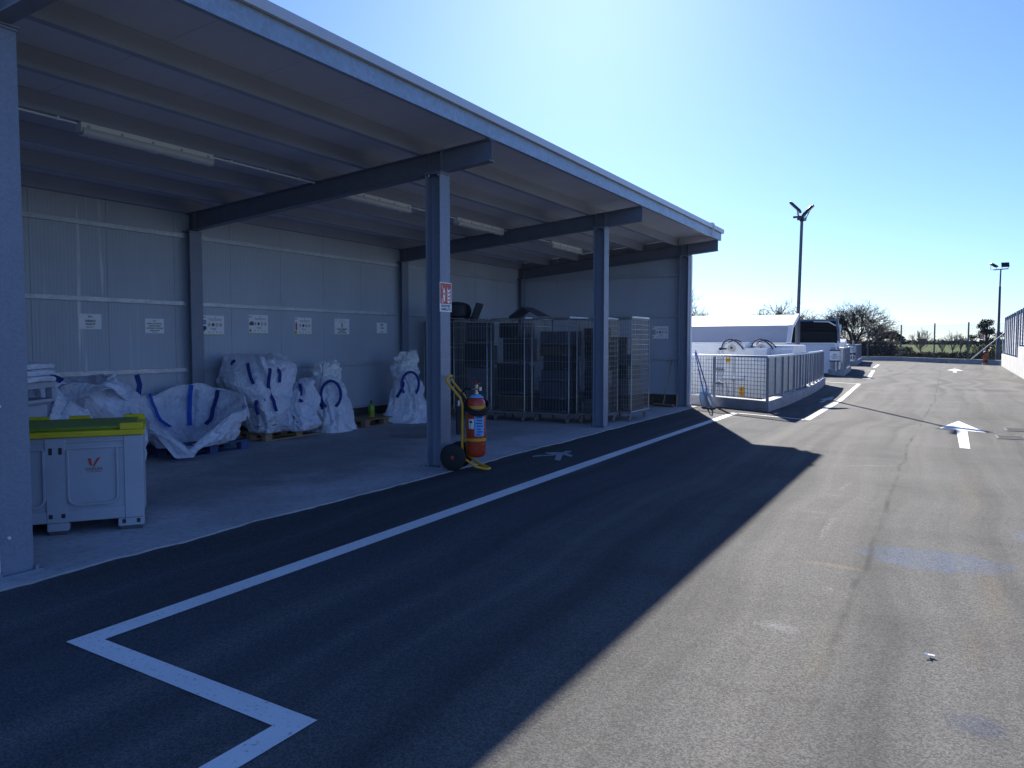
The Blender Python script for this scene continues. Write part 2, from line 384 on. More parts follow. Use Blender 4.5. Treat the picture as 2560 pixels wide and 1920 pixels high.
def mark(name, polys, z=.004, m='paint'):
    b = MB()
    for p in polys: b.poly([(x, y, z) for x, y in p])
    return struct(b.build(name, M[m], smooth=0))
def strip(a, b, w):
    a = Vector(a); b = Vector(b); d = (b-a).normalized(); n = Vector((-d.y, d.x)) * w/2
    return [a+n, b+n, b-n, a-n]
mark('lane_marking', [
    [(-4.06,2.415),(-3.912,2.536),(-4.02,12.3),(-4.036,17.77),(-4.19,17.69),(-4.165,9.0)],
    [(-4.06,2.415),(-2.412,2.289),(-2.412,-.5),(-2.282,-.5),(-2.282,2.415),(-3.912,2.536)]])
mark('bay_marking', [
    strip((-4.10,17.74), (-2.46,16.87), .09),
    strip((-2.46,16.83), (-2.50,23), .13), strip((-2.50,23), (-2.86,32.25), .13),
    strip((-2.83,32.2), (-4.2,33.25), .10),
    strip((-2.92,36.95), (-3.53,47.9), .16), strip((-2.9,37.0), (-4.3,38.1), .09), strip((-3.55,47.8), (-4.75,48.7), .09),
    strip((-3.86,52.9), (-4.1,59.8), .17), strip((-4.1,59.8), (-5.2,60.8), .1)])
mark('direction_arrow', [
    [(.25,18.09),(-.09,16.36),(.65,16.0)], [(.195,16.2),(.365,16.13),(.35,13.46),(.215,13.5)],
    [(.46,53.0),(.04,50.0),(.84,49.7)], [(.34,49.85),(.51,49.8),(.51,46.8),(.34,46.8)]], z=.0045)
mark('bay_arrow', [[(-2.85,24.6),(-3.02,22.9),(-2.70,22.9)], [(-2.91,22.9),(-2.81,22.9),(-2.81,21.9),(-2.91,21.9)]], m='fadedpaint')
mark('pedestrian_marking', [
    [(-4.83,10.24),(-4.83,10.33),(-4.78,10.36),(-4.72,10.29),(-4.71,10.2),(-4.76,10.17)],
    [(-5.02,10.01),(-4.89,10.13),(-4.78,10.19),(-4.54,9.94),(-4.52,9.82),(-4.71,9.96),(-4.5,9.44),(-4.6,9.47),(-4.76,9.85),(-4.94,9.91)],
    [(-5.03,9.64),(-4.99,9.75),(-4.83,9.88),(-4.77,9.82),(-4.91,9.68),(-4.97,9.56)]], m='fadedpaint')
b = MB(); rnd = random.Random(2)
b.poly([(-7.85 + (.34+.05*math.sin(3*k))*math.cos(k*math.pi/12), 10.62 + (.30+.04*math.cos(2*k))*math.sin(k*math.pi/12), .0185) for k in range(24)])
struct(b.build('oil_stain', simple('oil_stain', (.035,.03,.03), .35, 0, .3, 9), smooth=0))

# ---------------------------------------------------------------- the shed
shed = thing('storage_shed', 'long open-fronted steel storage shed with sloping roof beside the yard', 'shed', (0, 0, 0))
SL = .0875; SHEAR = Matrix(((1,0,0,0),(0,1,0,0),(SL,0,1,SL*4.81),(0,0,0,1)))      # roof slope, zero at the front eave
def zr(x): return SL * (x + 4.81)
COLY = [2.95, 8.17, 13.46, 18.75]
for y in COLY:
    for x0, x1 in ((-5.71, -5.49), (-10.28, -10.06)):
        top = 3.755 + zr((x0+x1)/2) - .02; c = MB()
        c.box(x1-.016, y-.11, .03, x1, y+.11, top); c.box(x0, y-.11, .03, x0+.016, y+.11, top); c.box(x0+.016, y-.005, .03, x1-.016, y+.005, top)
        c.box(x0-.01, y-.12, top, x1+.01, y+.12, top+.018)
        o = c.build('column', M['steel'], shed, bevel=.003)
        if x1 > -6:
            c = MB(); c.box(x0-.02, y-.125, top+.0185, x1+.02, y+.125, top+.033); c.build('cap_plate', M['rafter'], o)
            for bx in (x0+.04, x1-.04):
                for by in (-.085, .085): c = MB(); c.cyl((bx, y+by, top-.022), (bx, y+by, top-.001), .014, 6); c.build('bolt', M['galv'], o)
        p = MB(); p.box(x0-.07, y-.16, .012, x1+.07 if x1 < -6 else x1+.035, y+.16, .03)
        for sx in (x0-.04, x1+.02):
            for sy in (-.12, .12): p.cyl((sx, y+sy, .03), (sx, y+sy, .06), .013, 6)
        p.build('base_plate', M['steel'], o)
for y in COLY:
    r = MB(); xb, xf = -10.2, -4.81
    r.box(xb, y-.0675, 3.755, xf, y+.0675, 3.767); r.box(xb, y-.0675, 4.005, xf, y+.0675, 4.017); r.box(xb, y-.0035, 3.767, xf, y+.0035, 4.005)
    for x in (-5.69, -5.51, -10.04): r.box(x-.005, y-.066, 3.767, x+.005, y+.066, 4.005)
    r.xf(SHEAR); r.build('rafter', M['rafter'], shed)
PX = [-5.83, -6.70, -7.58, -8.45, -9.32, -10.16]
for x in PX:
    r = MB(); r.box(x-.035, 2.62, 4.019, x+.035, 18.93, 4.20); r.xf(SHEAR); r.build('purlin', M['purlin'], shed)
r = MB(); r.box(-4.855, 2.5, 4.019, -4.85, 19.0, 4.197); r.box(-4.85, 2.5, 4.019, -4.80, 19.0, 4.023); r.box(-4.85, 2.5, 4.193, -4.80, 19.0, 4.197)
r.box(-4.804, 2.5, 4.023, -4.80, 19.0, 4.193)
r.build('eave_purlin', M['eave'], shed)
r = MB()
y = 2.46; k = 0
while y < 19.05:
    y1 = min(y + 1.0, 19.06); r.box(-10.5, y, 4.203, -4.765, y1 - .006, 4.262); y += 1.0
r.xf(SHEAR); roof = r.build('roof_panel', M['roofpanel'], shed)
r = MB()                                                     # folded sheet edge on top of the eave and along both verges
r.box(-4.764, 2.44, 4.199, -4.752, 19.08, 4.29); r.box(-4.90, 2.44, 4.284, -4.764, 19.08, 4.290)
r.build('eave_flashing', M['flash'], roof)
for ya, yb in ((19.062, 19.074), (2.444, 2.456)):
    r = MB(); r.box(-10.5, ya, 4.19, -4.766, yb, 4.285); r.xf(SHEAR); r.build('verge_flashing', M['offwhite'], roof)
for ya, yb in ((18.87, 18.94), (2.74, 2.82)):                 # infill that closes the gap over the cantilevered rafter ends
    r = MB(); r.box(-5.797, ya, 4.001, -4.858, yb, 4.2025); r.xf(SHEAR); r.build('verge_infill', M['offwhite'], roof)
# gutter clip and lashing at the far front corner
r = MB(); r.tube([(-4.742,18.1,4.20),(-4.735,18.1,4.30),(-4.80,18.12,4.325),(-4.86,18.12,4.30)], .012, 6); r.cyl((-4.79,18.1,4.03),(-4.74,18.12,4.22), .012, 6)
r.box(-4.84,18.02,4.29,-4.76,18.2,4.33); r.build('gutter_clip', M['offwhite'], roof)

# back wall: panels about a metre wide, girts in front of them
XW = -10.205; wm = M['panel']
r = MB(); ys = [2.83, 3.59, 4.67, 5.76, 6.81, 7.89, 8.95, 10.04, 11.12, 12.18, 13.27, 14.35, 15.43, 16.51, 17.6, 18.86]
for a, c in zip(ys[:-1], ys[1:]): r.box(XW-.06, a+.0025, .30, XW, c-.0025, 3.725)
back = r.build('back_wall', wm, shed)
r = MB(); r.box(XW-.055, 2.83, .014, XW-.012, 18.86, .30); r.build('plinth', simple('dark_plinth', (.10,.085,.07), .9, 0, .3, 6), back)
for z, zz in ((.29, .33), (1.14, 1.20), (2.15, 2.21), (3.17, 3.235)):
    for ya, yb in zip(COLY[:-1], COLY[1:]):
        g = MB(); g.box(XW+.002, ya+.112, z, XW+.05, yb-.112, zz-.056 if False else z+.004); g.box(XW+.002, ya+.112, zz-.004, XW+.05, yb-.112, zz)
        g.box(XW+.05, ya+.112, z, XW+.054, yb-.112, zz); g.build('girt', M['galv'], back)
for ya, yb in ((18.865, 18.945), (2.735, 2.825)):            # end walls
    r = MB(); xs = [-10.20, -9.1, -8.0, -6.9, -5.80, -5.49]
    for a, c in zip(xs[:-1], xs[1:]):
        if c > -5.6: r.prism([(a+.0025,.02),(c,.02),(c,4.0+zr(c)),(a+.0025,4.0+zr(a))], 'y', ya, yb)
        else: r.prism([(a+.0025,.30),(c-.0025,.30),(c-.0025,4.19+zr(c)),(a+.0025,4.19+zr(a))], 'y', ya, yb)
    w = r.build('end_wall', wm, shed)
    r = MB(); r.box(-10.1, ya+.012, .014, -5.82, yb-.012, .30); r.build('plinth', bpy.data.materials['dark_plinth'], w)
    yi = ya if ya > 10 else yb; s = -1 if ya > 10 else 1
    for z, zz in ((.29, .33), (1.14, 1.20), (2.20, 2.26), (3.2, 3.26)):
        g = MB(); y0, y1 = sorted((yi + s*.002, yi + s*.05)); g.box(-10.04, y0, z, -5.73, y1, zz); g.build('girt', M['galv'], w)
    t = MB(); t.box(-5.488, ya-.01 if ya > 10 else ya-.01, .015, -5.478, yb+.01, 3.69); t.box(-5.60, (yb+.002) if ya > 10 else ya-.010, .015, -5.488, (yb+.010) if ya > 10 else ya-.002, 3.69)
    t.build('corner_trim', M['offwhite'], w)
for y in (2.74,):                                            # bolts on the nearest column flange
    r = MB()
    for yy, z in ((2.865, 1.17), (2.90, .28), (2.87, 2.4)):
        r = MB(); r.cyl((-5.491, yy, z), (-5.478, yy, z), .011, 10); r.build('bolt', M['white'], shed)

# ---------------------------------------------------------------- ceiling lights and their conduit
def make_light():
    t = thing('batten_light', '', 'ceiling light', (0,0,0), 0, 'batten lights under the shed roof')
    b = MB(); b.box(-.045, -.79, -.055, .045, .79, -.002); b.box(-.05, -.80, -.10, .05, -.785, -.002); b.box(-.05, .785, -.10, .05, .80, -.002)
    b.build('housing', M['offwhite'], t, bevel=.006)
    b = MB(); pr = [(-.055,-.057),(-.07,-.09),(-.055,-.125),(0,-.135),(.055,-.125),(.07,-.09),(.055,-.057)]
    b.prism(pr, 'y', -.784, .784); b.build('diffuser', simple('frosted_cover', (.60,.62,.66), .25, 0, .04), t, smooth=60)
    for y in (-.72, -.36, 0, .36, .72):
        b = MB(); b.box(.046, y-.012, -.10, .056, y+.012, -.03); b.build('clip', M['galv'], t)
    return t
LZ = 4.019 + zr(-7.58); LX = -7.56
l0 = make_light(); l0.location = (LX, 5.58, LZ - .002); l0['label'] = 'fluorescent batten light over the grey bin, nearest of the lights under the roof'
for y, lab in ((9.42, 'fluorescent batten light half hidden behind the middle rafter of the shed'), (12.39, 'fluorescent batten light just right of the column with the red extinguisher sign'), (16.1, 'fluorescent batten light deepest in the shed, above the wire cages')):
    dup(l0, (LX, y, LZ - .002), 0, lab)
for (ya, yb, lab) in ((3.6, 4.77, 'short pale conduit leading into the nearest batten light'), (6.39, 8.09, 'pale conduit pipe running from the nearest batten light to the middle rafter'),
                      (10.23, 11.58, 'pale conduit pipe joining the two lights behind the extinguisher column'), (13.20, 15.29, 'pale conduit pipe passing the third rafter to the deepest light')):
    b = MB(); zb = LZ - .024
    if yb > 13.46 > ya: b.cyl((LX, ya, zb), (LX, 13.385, zb), .011, 8); b.cyl((LX, 13.535, zb), (LX, yb, zb), .011, 8)
    else: b.cyl((LX, ya, zb), (LX, yb, zb), .011, 8)
    for k in range(3):
        yy = ya + (yb-ya)*(k+.5)/3
        if abs(yy-13.46) > .1: b.box(LX-.014, yy-.01, zb-.014, LX+.014, yy+.01, LZ-.002)
    tag(b.build('conduit_pipe', M['offwhite']), lab, 'conduit', 'conduit runs between the lights')

# ---------------------------------------------------------------- signs
def WALL(y0, y1, z0, z1, x=XW):
    """Matrix that lays an XY drawing (1 unit = 1 m, centred) on the back wall, readable from the yard."""
    return Matrix.Translation((x, (y0+y1)/2, (z0+z1)/2)) @ Matrix(((0,0,1,0),(1,0,0,0),(0,1,0,0),(0,0,0,1)))
def sheet(w, h, t=.003):
    return MB().box(-w/2, -h/2, 0, w/2, h/2, t)
def sign(name, label, Mx, w, h, lines, extra=None, group=None, cat='sign', board='signwhite', strip_col=None, cx=0.0):
    """lines: (text, x, y, size, width or None, ink)."""
    t = thing(name, label, cat, Mx.translation, 0, group); L = Matrix.Translation(-Mx.translation) @ Mx
    b = sheet(w, h); b.xf(L); b.build('board', M[board], t, smooth=0)
    by = {}
    for s, x, y, sz, wd, ink in lines: by.setdefault(ink, []).append((s, x, y, sz, wd))
    for ink, ls in by.items():
        tb = MB()
        for s, x, y, sz, wd in ls: merge(tb, text_mb(s, sz, wd), L @ T(x, y, .0042))
        tb.build('lettering', M[ink], t, smooth=0)
    if strip_col:
        b = MB().box(-w/2, -h/2-.012, .0005, w/2, -h/2-.001, .0035); b.xf(L); b.build('lower_edge', M[strip_col], t, smooth=0)
    if extra: extra(t, L)
    return t
def flat(L, t, name, mat, polys, z=.0042):
    b = MB()
    for p in polys: b.poly([L @ Vector((x, y, z)) for x, y in p])
    return b.build(name, M[mat], t, smooth=0)
def rect(x0, y0, x1, y1): return [(x0,y0),(x1,y0),(x1,y1),(x0,y1)]
def disc(x, y, r, n=14): return [(x + r*math.cos(2*math.pi*k/n), y + r*math.sin(2*math.pi*k/n)) for k in range(n)]
def diamond(x, y, r): return [(x-r,y),(x,y-r),(x+r,y),(x,y+r)]
M['grn'] = simple('green_edge', (.25,.45,.06), .5); M['pinkring'] = simple('red_ring', (.55,.12,.14), .5)
GS = 'waste guidance signs on the shed wall'
sign('wall_sign', 'white sign lettered FARMACI SCADUTI on the panel wall', WALL(6.38,6.70,1.77,1.98), .325, .21, [
    ('EDA', 0, .066, .034, None, 'inkgrey'), ('FARMACI', 0, .006, .04, .145, 'ink'), ('SCADUTI', 0, -.038, .04, .135, 'ink'), ('EER 20 01 32', 0, -.078, .019, None, 'ink')], group=GS)
sign('wall_sign', 'small white sign with four tight lines about hazardous substances, just left of the back column', WALL(7.37,7.69,1.72,1.94), .31, .215, [
    ('EDA', 0, .075, .026, None, 'inkgrey'), ('VERNICI, INCHIOSTRI,', 0, .035, .024, .25, 'ink'), ('ADESIVI E RESINE', 0, .001, .024, .20, 'ink'), ('CONTENENTI SOSTANZE', 0, -.033, .024, .28, 'ink'),
    ('PERICOLOSE', 0, -.067, .024, .15, 'ink'), ('EER 20 01 27', 0, -.092, .014, None, 'ink')], group=GS)
def guide(kind):
    def f(t, L):
        xs = [-.075, -.0, .075, .15]
        outs = [disc(x, .005, .03) for x in xs]; flat(L, t, 'pictogram_ring', 'pinkring', outs, .0040)
        flat(L, t, 'pictogram_field', 'signwhite', [disc(x, .005, .024) for x in xs], .0048)
        flat(L, t, 'pictogram', 'ink', [rect(x-.006, -.012, x+.006, .02) for x in xs] + [disc(xs[1], .005, .021), rect(xs[0]-.012, .0, xs[0]+.012, .008), rect(xs[3]-.013, -.002, xs[3]+.01, .008)], .0054)
        flat(L, t, 'small_print', 'inkgrey', [rect(x-.018, -.118, x+.018, -.108) for x in xs] + [rect(-.06+.02*k, -.055-.012*k, .06, -.05-.012*k) for k in range(3)])
        if kind == 'monitor':
            flat(L, t, 'photo', 'tvgrey', [rect(-.205, .01, -.135, .075), rect(-.215, -.075, -.13, -.02), rect(-.19, -.095, -.16, -.02)]); flat(L, t, 'photo_screen', 'skyblue', [rect(-.195, .02, -.145, .065)], .0048)
        elif kind == 'electronics':
            flat(L, t, 'photo', 'tvgrey', [[(-.20,-.02),(-.11,-.025),(-.105,.02),(-.13,.045),(-.17,.04),(-.20,.02)]])
            flat(L, t, 'hazard_square', 'hazard', [rect(-.205, -.135, -.155, -.085)]); flat(L, t, 'hazard_mark', 'ink', [diamond(-.18, -.11, .016)], .0048)
        elif kind == 'cylinder':
            flat(L, t, 'gas_cylinder', 'signred', [[(-.195,-.08),(-.155,-.08),(-.152,.03),(-.165,.055),(-.185,.055),(-.198,.03)], rect(-.183,.055,-.167,.075)])
            flat(L, t, 'hazard_square', 'hazard', [rect(-.21, -.14, -.16, -.09)]); flat(L, t, 'hazard_mark', 'ink', [diamond(-.185, -.115, .016)], .0048)
        elif kind == 'tubes':
            flat(L, t, 'photo', 'ink', [rect(-.20+.03*k, -.06, -.185+.03*k, .07) for k in range(3)])
            flat(L, t, 'hazard_square', 'hazard', [rect(-.205, -.135, -.165, -.095)])
    return f
hdr = lambda a: [('EDA', -.175, .12, .03, None, 'inkgrey'), (a, .04, .125, .018, None, 'ink'), ('RIFIUTI DA APPARECCHIATURE', .04, .095, .015, .26, 'inkgrey'), ('ELETTRICHE ED ELETTRONICHE', .05, .075, .015, .24, 'inkgrey')]
sign('wall_sign', 'white guidance sign showing a screen, partly hidden behind the back column', WALL(8.36,8.80,1.71,2.02), .43, .30, hdr('R3'), guide('monitor'), GS, strip_col='grn')
sign('wall_sign', 'white guidance sign with a dark photo and yellow square, above the tallest white bag', WALL(9.31,9.73,1.74,2.055), .42, .31, hdr('R4'), guide('electronics'), GS, strip_col='grn')
sign('wall_sign', 'white guidance sign with a red gas cylinder picture on the panel wall', WALL(10.36,10.79,1.73,2.04), .42, .30, hdr('GAS'), guide('cylinder'), GS, strip_col='grn')
def ghost(t, L): flat(L, t, 'photo', 'inkgrey', [rect(-.02, -.02, -.004, .065), rect(.004, -.02, .02, .065)])
sign('wall_sign', 'white sign with three bold lines at its foot, above the linered bag', WALL(11.40,11.83,1.735,2.045), .42, .30, [
    ('EDA', -.165, .12, .028, None, 'inkgrey'), ('EER 15 01 10', 0, .125, .016, None, 'inkgrey'), ('IMBALLAGGI MISTI', 0, .09, .014, .2, 'inkgrey'), ('AREA DI CONFERIMENTO', 0, -.05, .034, .30, 'ink'), ('E PRELIEVO', 0, -.085, .034, .18, 'ink'), ('NON STAZIONARE', 0, -.12, .034, .24, 'ink')], ghost, GS, strip_col='grn')
sign('wall_sign', 'smallest white sign, near the back corner left of the wire cages', WALL(12.67,13.0,1.775,1.99), .33, .215, [('EDA', 0, .065, .05, None, 'ink'), ('TONER', 0, -.005, .036, .10, 'ink'), ('EER 08 03 18', 0, -.082, .02, None, 'ink')], group=GS)
ENDM = Matrix.Translation((-6.25, 18.858, 1.83)) @ Matrix(((1,0,0,0),(0,0,-1,0),(0,1,0,0),(0,0,0,1)))
sign('wall_sign', 'white guidance sign with lamp tubes on the far end wall, right of the cages', ENDM, .42, .31, hdr('R5'), guide('tubes'), GS)
# red fire sign on the middle column flange
FM = Matrix.Translation((-5.487, 8.17, 2.155)) @ Matrix(((0,0,1,0),(1,0,0,0),(0,1,0,0),(0,0,0,1)))
def fire(t, L):
    flat(L, t, 'red_field', 'signred', [rect(-.122, -.085, .122, .172)], .0038)
    cyl = [(-.060,-.055),(-.018,-.055),(-.016,.07),(-.026,.092),(-.052,.092),(-.062,.07)]
    flames = []
    for k in range(4):
        y = -.065 + .045*k; flames.append([(.035,y+.005),(.062,y-.012),(.098,y+.005),(.106,y+.045),(.092,y+.03),(.066,y+.018),(.045,y+.03),(.032,y+.06)])
    flat(L, t, 'pictogram', 'signwhite', [cyl, rect(-.048,.092,-.030,.11), [(-.095,.14),(-.088,.143),(-.050,.09),(-.056,.086)], disc(-.072,-.045,.026,16)] + flames, .0046)
    flat(L, t, 'pictogram_gap', 'signred', [disc(-.072,-.045,.017,14), rect(-.052,.025,-.026,.055)], .0052)
    flat(L, t, 'pictogram_hub', 'signwhite', [disc(-.072,-.045,.009,10)], .0058)
sign('extinguisher_sign', 'red and white sign lettered ESTINTORE CARRELLATO on the middle column', FM, .262, .364, [('ESTINTORE', 0, -.112, .040, .20, 'ink'), ('CARRELLATO', 0, -.152, .040, .225, 'ink')], fire)
# ---------------------------------------------------------------- crumpled sacks
def vn(p, f, s=0.0):
    return Vector((noise.noise((p.x*f+s, p.y*f, p.z*f)), noise.noise((p.x*f, p.y*f+s+31, p.z*f)), noise.noise((p.x*f, p.y*f, p.z*f+s+57))))
def _h(i, j, s):
    x = math.sin(i*127.1 + j*311.7 + s*74.7)*43758.5453
    return x - math.floor(x)
def facet(u, v, per, s):
    """Piecewise-flat relief over a warped triangle lattice, -1..1: the flat facets and straight creases of stiff woven cloth."""
    i = math.floor(u); j = math.floor(v); a = u-i; b = v-j
    H = lambda di, dj: _h((i+di) % per if per else i+di, j+dj, s)*2-1
    if _h((i % per if per else i), j, s+9) < .5:
        if a > b: return H(0,0)*(1-a) + H(1,0)*(a-b) + H(1,1)*b
        return H(0,0)*(1-b) + H(0,1)*(b-a) + H(1,1)*a
    if a + b < 1: return H(0,0)*(1-a-b) + H(1,0)*a + H(0,1)*b
    return H(1,1)*(a+b-1) + H(1,0)*(1-b) + H(0,1)*(1-a)
def cloth(th, t, s, k=1.0, rows=6):
    """Fold relief at (angle, height fraction)."""
    w1 = noise.noise((math.cos(th)*1.7+s, math.sin(th)*1.7, t*3)); w2 = noise.noise((math.cos(th)*1.7, math.sin(th)*1.7+s+9, t*3+4))
    q = th/(2*math.pi)
    n1 = int(9*k); n2 = int(19*k); n3 = int(41*k)
    nf = int(8*k); ff = q*nf + 1.1*w1 + .35*math.sin(5*t + s); c = math.floor(ff); fr = ff - c
    tent = (1 - abs(2*fr - 1))*2 - 1; tent *= .35 + .9*_h(c % nf, 1, s+21)*min(1, .35 + 1.1*abs(math.sin(2.3*t*math.pi*.7 + 6*_h(c % nf, 2, s))))
    return facet(q*n1 + w1*.5, t*rows + w2*.5 + .3*q*n1, n1, s)*1.0 + tent*.62 + facet(q*n2 + w2*.8, t*rows*1.9 + w1*.7, n2, s+3)*.34 + facet(q*n3 + w1, t*rows*4 + w2, n3, s+5)*.10
def crease(p, f, s):
    """The same relief for free sheets."""
    return facet(p.x*f*1.2 + p.z*f*.5 + s, p.y*f*1.2 - p.z*f*.6, 0, s)*.8 + facet(p.x*f*2.7 - p.y*f*.6, p.y*f*1.3 + p.z*f*2.4 + s, 0, s+2)*.36 + facet(p.x*f*5.6, p.y*f*5.4 + p.z*f*3, 0, s+4)*.10
class Sack:
    """Closed cloth surface: rings (t, z, cx, cy, rx, ry, squareness) interpolated, then creased."""
    def __init__(self, rings, amp, f, seed, nu=150, nv=100):
        self.r = rings; self.amp = amp; self.f = f; self.s = seed * 7.31; self.nu = nu; self.nv = nv
    def ring(self, t):
        R = self.r
        for i in range(len(R)-1):
            if t <= R[i+1][0] or i == len(R)-2:
                k = (t - R[i][0])/(R[i+1][0]-R[i][0]); k = min(max(k, 0), 1)
                p0 = R[max(i-1,0)]; p1 = R[i]; p2 = R[i+1]; p3 = R[min(i+2,len(R)-1)]
                return [.5*((2*p1[j]) + (p2[j]-p0[j])*k + (2*p0[j]-5*p1[j]+4*p2[j]-p3[j])*k*k + (3*p1[j]-p0[j]-3*p2[j]+p3[j])*k**3) for j in range(1, 7)]
    def P(self, th, t, off=0.0):
        z, cx, cy, rx, ry, sq = self.ring(t)
        c, s = math.cos(th), math.sin(th); e = 2/max(sq, 1.2)
        x = math.copysign(abs(c)**e, c); y = math.copysign(abs(s)**e, s)
        n = Vector((c, s, .25)).normalized()
        p = Vector((cx + rx*x, cy + ry*y, z))
        w = min(1, (t)*6 + .25)
        k = cloth(th, t, self.s, self.f/3.0)
        return p + n*(self.amp*k*w*.80 + off) + vn(p, self.f*.62, self.s)*self.amp*1.15*w
    def mesh(self, b):
        vs = []; fs = []
        for j in range(self.nv+1):
            for i in range(self.nu):
                vs.append(self.P(2*math.pi*i/self.nu, j/self.nv))
        for v in vs: v.z = max(v.z, .004)
        n = self.nu
        for j in range(self.nv):
            for i in range(n): fs.append((j*n+i, j*n+(i+1)%n, (j+1)*n+(i+1)%n, (j+1)*n+i))
        fs.append(tuple(range(n-1,-1,-1))); fs.append(tuple(self.nv*n+k for k in range(n)))
        b._add(vs, fs)
    def ribbon(self, path, w=.055, off=.034, n=40):
        """Webbing lying on the cloth along (angle, t) points."""
        b = MB(); pts = []
        for k in range(n+1):
            u = k/n*(len(path)-1); i = min(int(u), len(path)-2); q = u-i
            pts.append(self.P(path[i][0]*(1-q)+path[i+1][0]*q, path[i][1]*(1-q)+path[i+1][1]*q, off))
        return ribbon_mb(pts, w, Vector((0,0,0)) + sum(pts, Vector())/len(pts) - Vector((self.r[0][2], self.r[0][3], 0)))
def ribbon_mb(pts, w, outward, th=.004):
    b = MB(); L = []; N = len(pts)
    for k in range(N):
        d = (pts[min(k+1,N-1)] - pts[max(k-1,0)]).normalized(); o = Vector((outward.x, outward.y, .05)).normalized()
        s = d.cross(o)
        s = s.normalized() if s.length > .05 else Vector((0,0,1)); nn = s.cross(d).normalized()
        L.append((pts[k]-s*w/2, pts[k]+s*w/2, nn))
    vs = []; fs = []
    for a, c, nn in L: vs += [a-nn*th, c-nn*th, c+nn*th, a+nn*th]
    for k in range(N-1):
        o = 4*k
        for i in range(4): fs.append((o+i, o+(i+1)%4, o+4+(i+1)%4, o+4+i))
    fs += [(3,2,1,0), tuple(4*(N-1)+i for i in range(4))]
    b._add(vs, fs); return b
def loop_mb(a, c, top, w=.055, n=18, outward=Vector((1,-.4,0))):
    """A lifting loop between two points passing near `top`."""
    pts = [(1-k/n)**2*a + 2*(k/n)*(1-k/n)*top + (k/n)**2*c for k in range(n+1)]
    return ribbon_mb(pts, w, outward)
BG = 'white bulk bags in the shed'
V3 = lambda x, y, z: Vector((x, y, z))
TOCAM = math.atan2(-8.5, 9.5)          # angle round a sack that faces the yard corner where one stands

# dull sack half hidden behind the stacked bin, dark opening
t = thing('bulk_bag', 'dull grey bulk bag with a dark gaping mouth, beside the bin stacked with folded bags', 'bulk bag', (-8.95, 5.30, .014), 0, BG)
s = Sack([(0,.0,0,0,.34,.34,4),(.2,.18,0,0,.42,.40,4),(.55,.75,.02,-.02,.40,.38,3.4),(.8,1.0,.03,.0,.36,.34,3),(.92,1.10,.06,.05,.30,.27,2.6),(1,1.0,.08,.02,.16,.14,2.4)], .10, 2.6, 3, 96, 60)
b = MB(); s.mesh(b); b.build('sack', M['bagdull'], t, smooth=11)
b = MB(); b.lathe([(0,0),(.10,.01),(.17,.045),(.19,.09)], 20, T(.22,-.20,.93) @ Matrix.Rotation(.9,4,'X') @ Matrix.Rotation(.5,4,'Y')); b.build('mouth_shade', M['tvdark'], t)  # dark cup paints the shade inside the open mouth

# slumped wide sack behind the grey bin, torn open to the right
t = thing('bulk_bag', 'slumped wide white bulk bag with one blue strap standing up, behind the grey bin', 'bulk bag', (-8.84, 5.52, .014), 0, BG)
s = Sack([(0,.0,0,0,.44,.46,5),(.12,.12,0,0,.50,.54,5),(.45,.62,.0,.0,.47,.55,4),(.66,.95,-.02,-.05,.42,.50,3.2),(.82,1.13,-.08,-.10,.34,.40,2.6),(.92,1.10,-.02,.02,.24,.30,2.4),(1,.93,.04,.10,.12,.16,2.2)], .12, 2.7, 11)
b = MB(); s.mesh(b); b.build('sack', M['bag'], t, smooth=11)
s.ribbon([(TOCAM-.45,.42),(TOCAM-.33,.58),(TOCAM-.15,.78),(TOCAM-.12,.90)], .065).build('strap', M['strap'], t)
ribbon_mb([V3(.50,.12,.45), V3(.53,.22,.60), V3(.48,.33,.74), V3(.42,.44,.90), V3(.38,.50,1.07), V3(.37,.47,1.19)], .06, V3(1,-.6,0)).build('strap', M['strap'], t)
# turned-over flap on the mouth
b = MB(); vs = []; fs = []; nu, nv = 30, 14
for j in range(nv+1):
    for i in range(nu+1):
        u = i/nu; v = j/nv; a = TOCAM - 1.0 + 2.3*u
        r = .40 + .15*v; p = V3(.02 + r*.95*math.cos(a), .02 + r*1.1*math.sin(a), 1.04 - .42*v*(.6+.5*math.sin(u*5+1)) + .10*math.sin(u*3.1))
        fs_ = vn(p, 3.2, 5)*.10 + Vector((math.cos(a), math.sin(a), 0))*.05*crease(p, 3.0, 4); vs.append(p + fs_)
for j in range(nv):
    for i in range(nu): o = j*(nu+1)+i; fs.append((o, o+1, o+nu+2, o+nu+1))
b._add(vs, fs); o = b.build('flap', M['bag'], t, smooth=11); o.modifiers.new('cloth', 'SOLIDIFY').thickness = .006

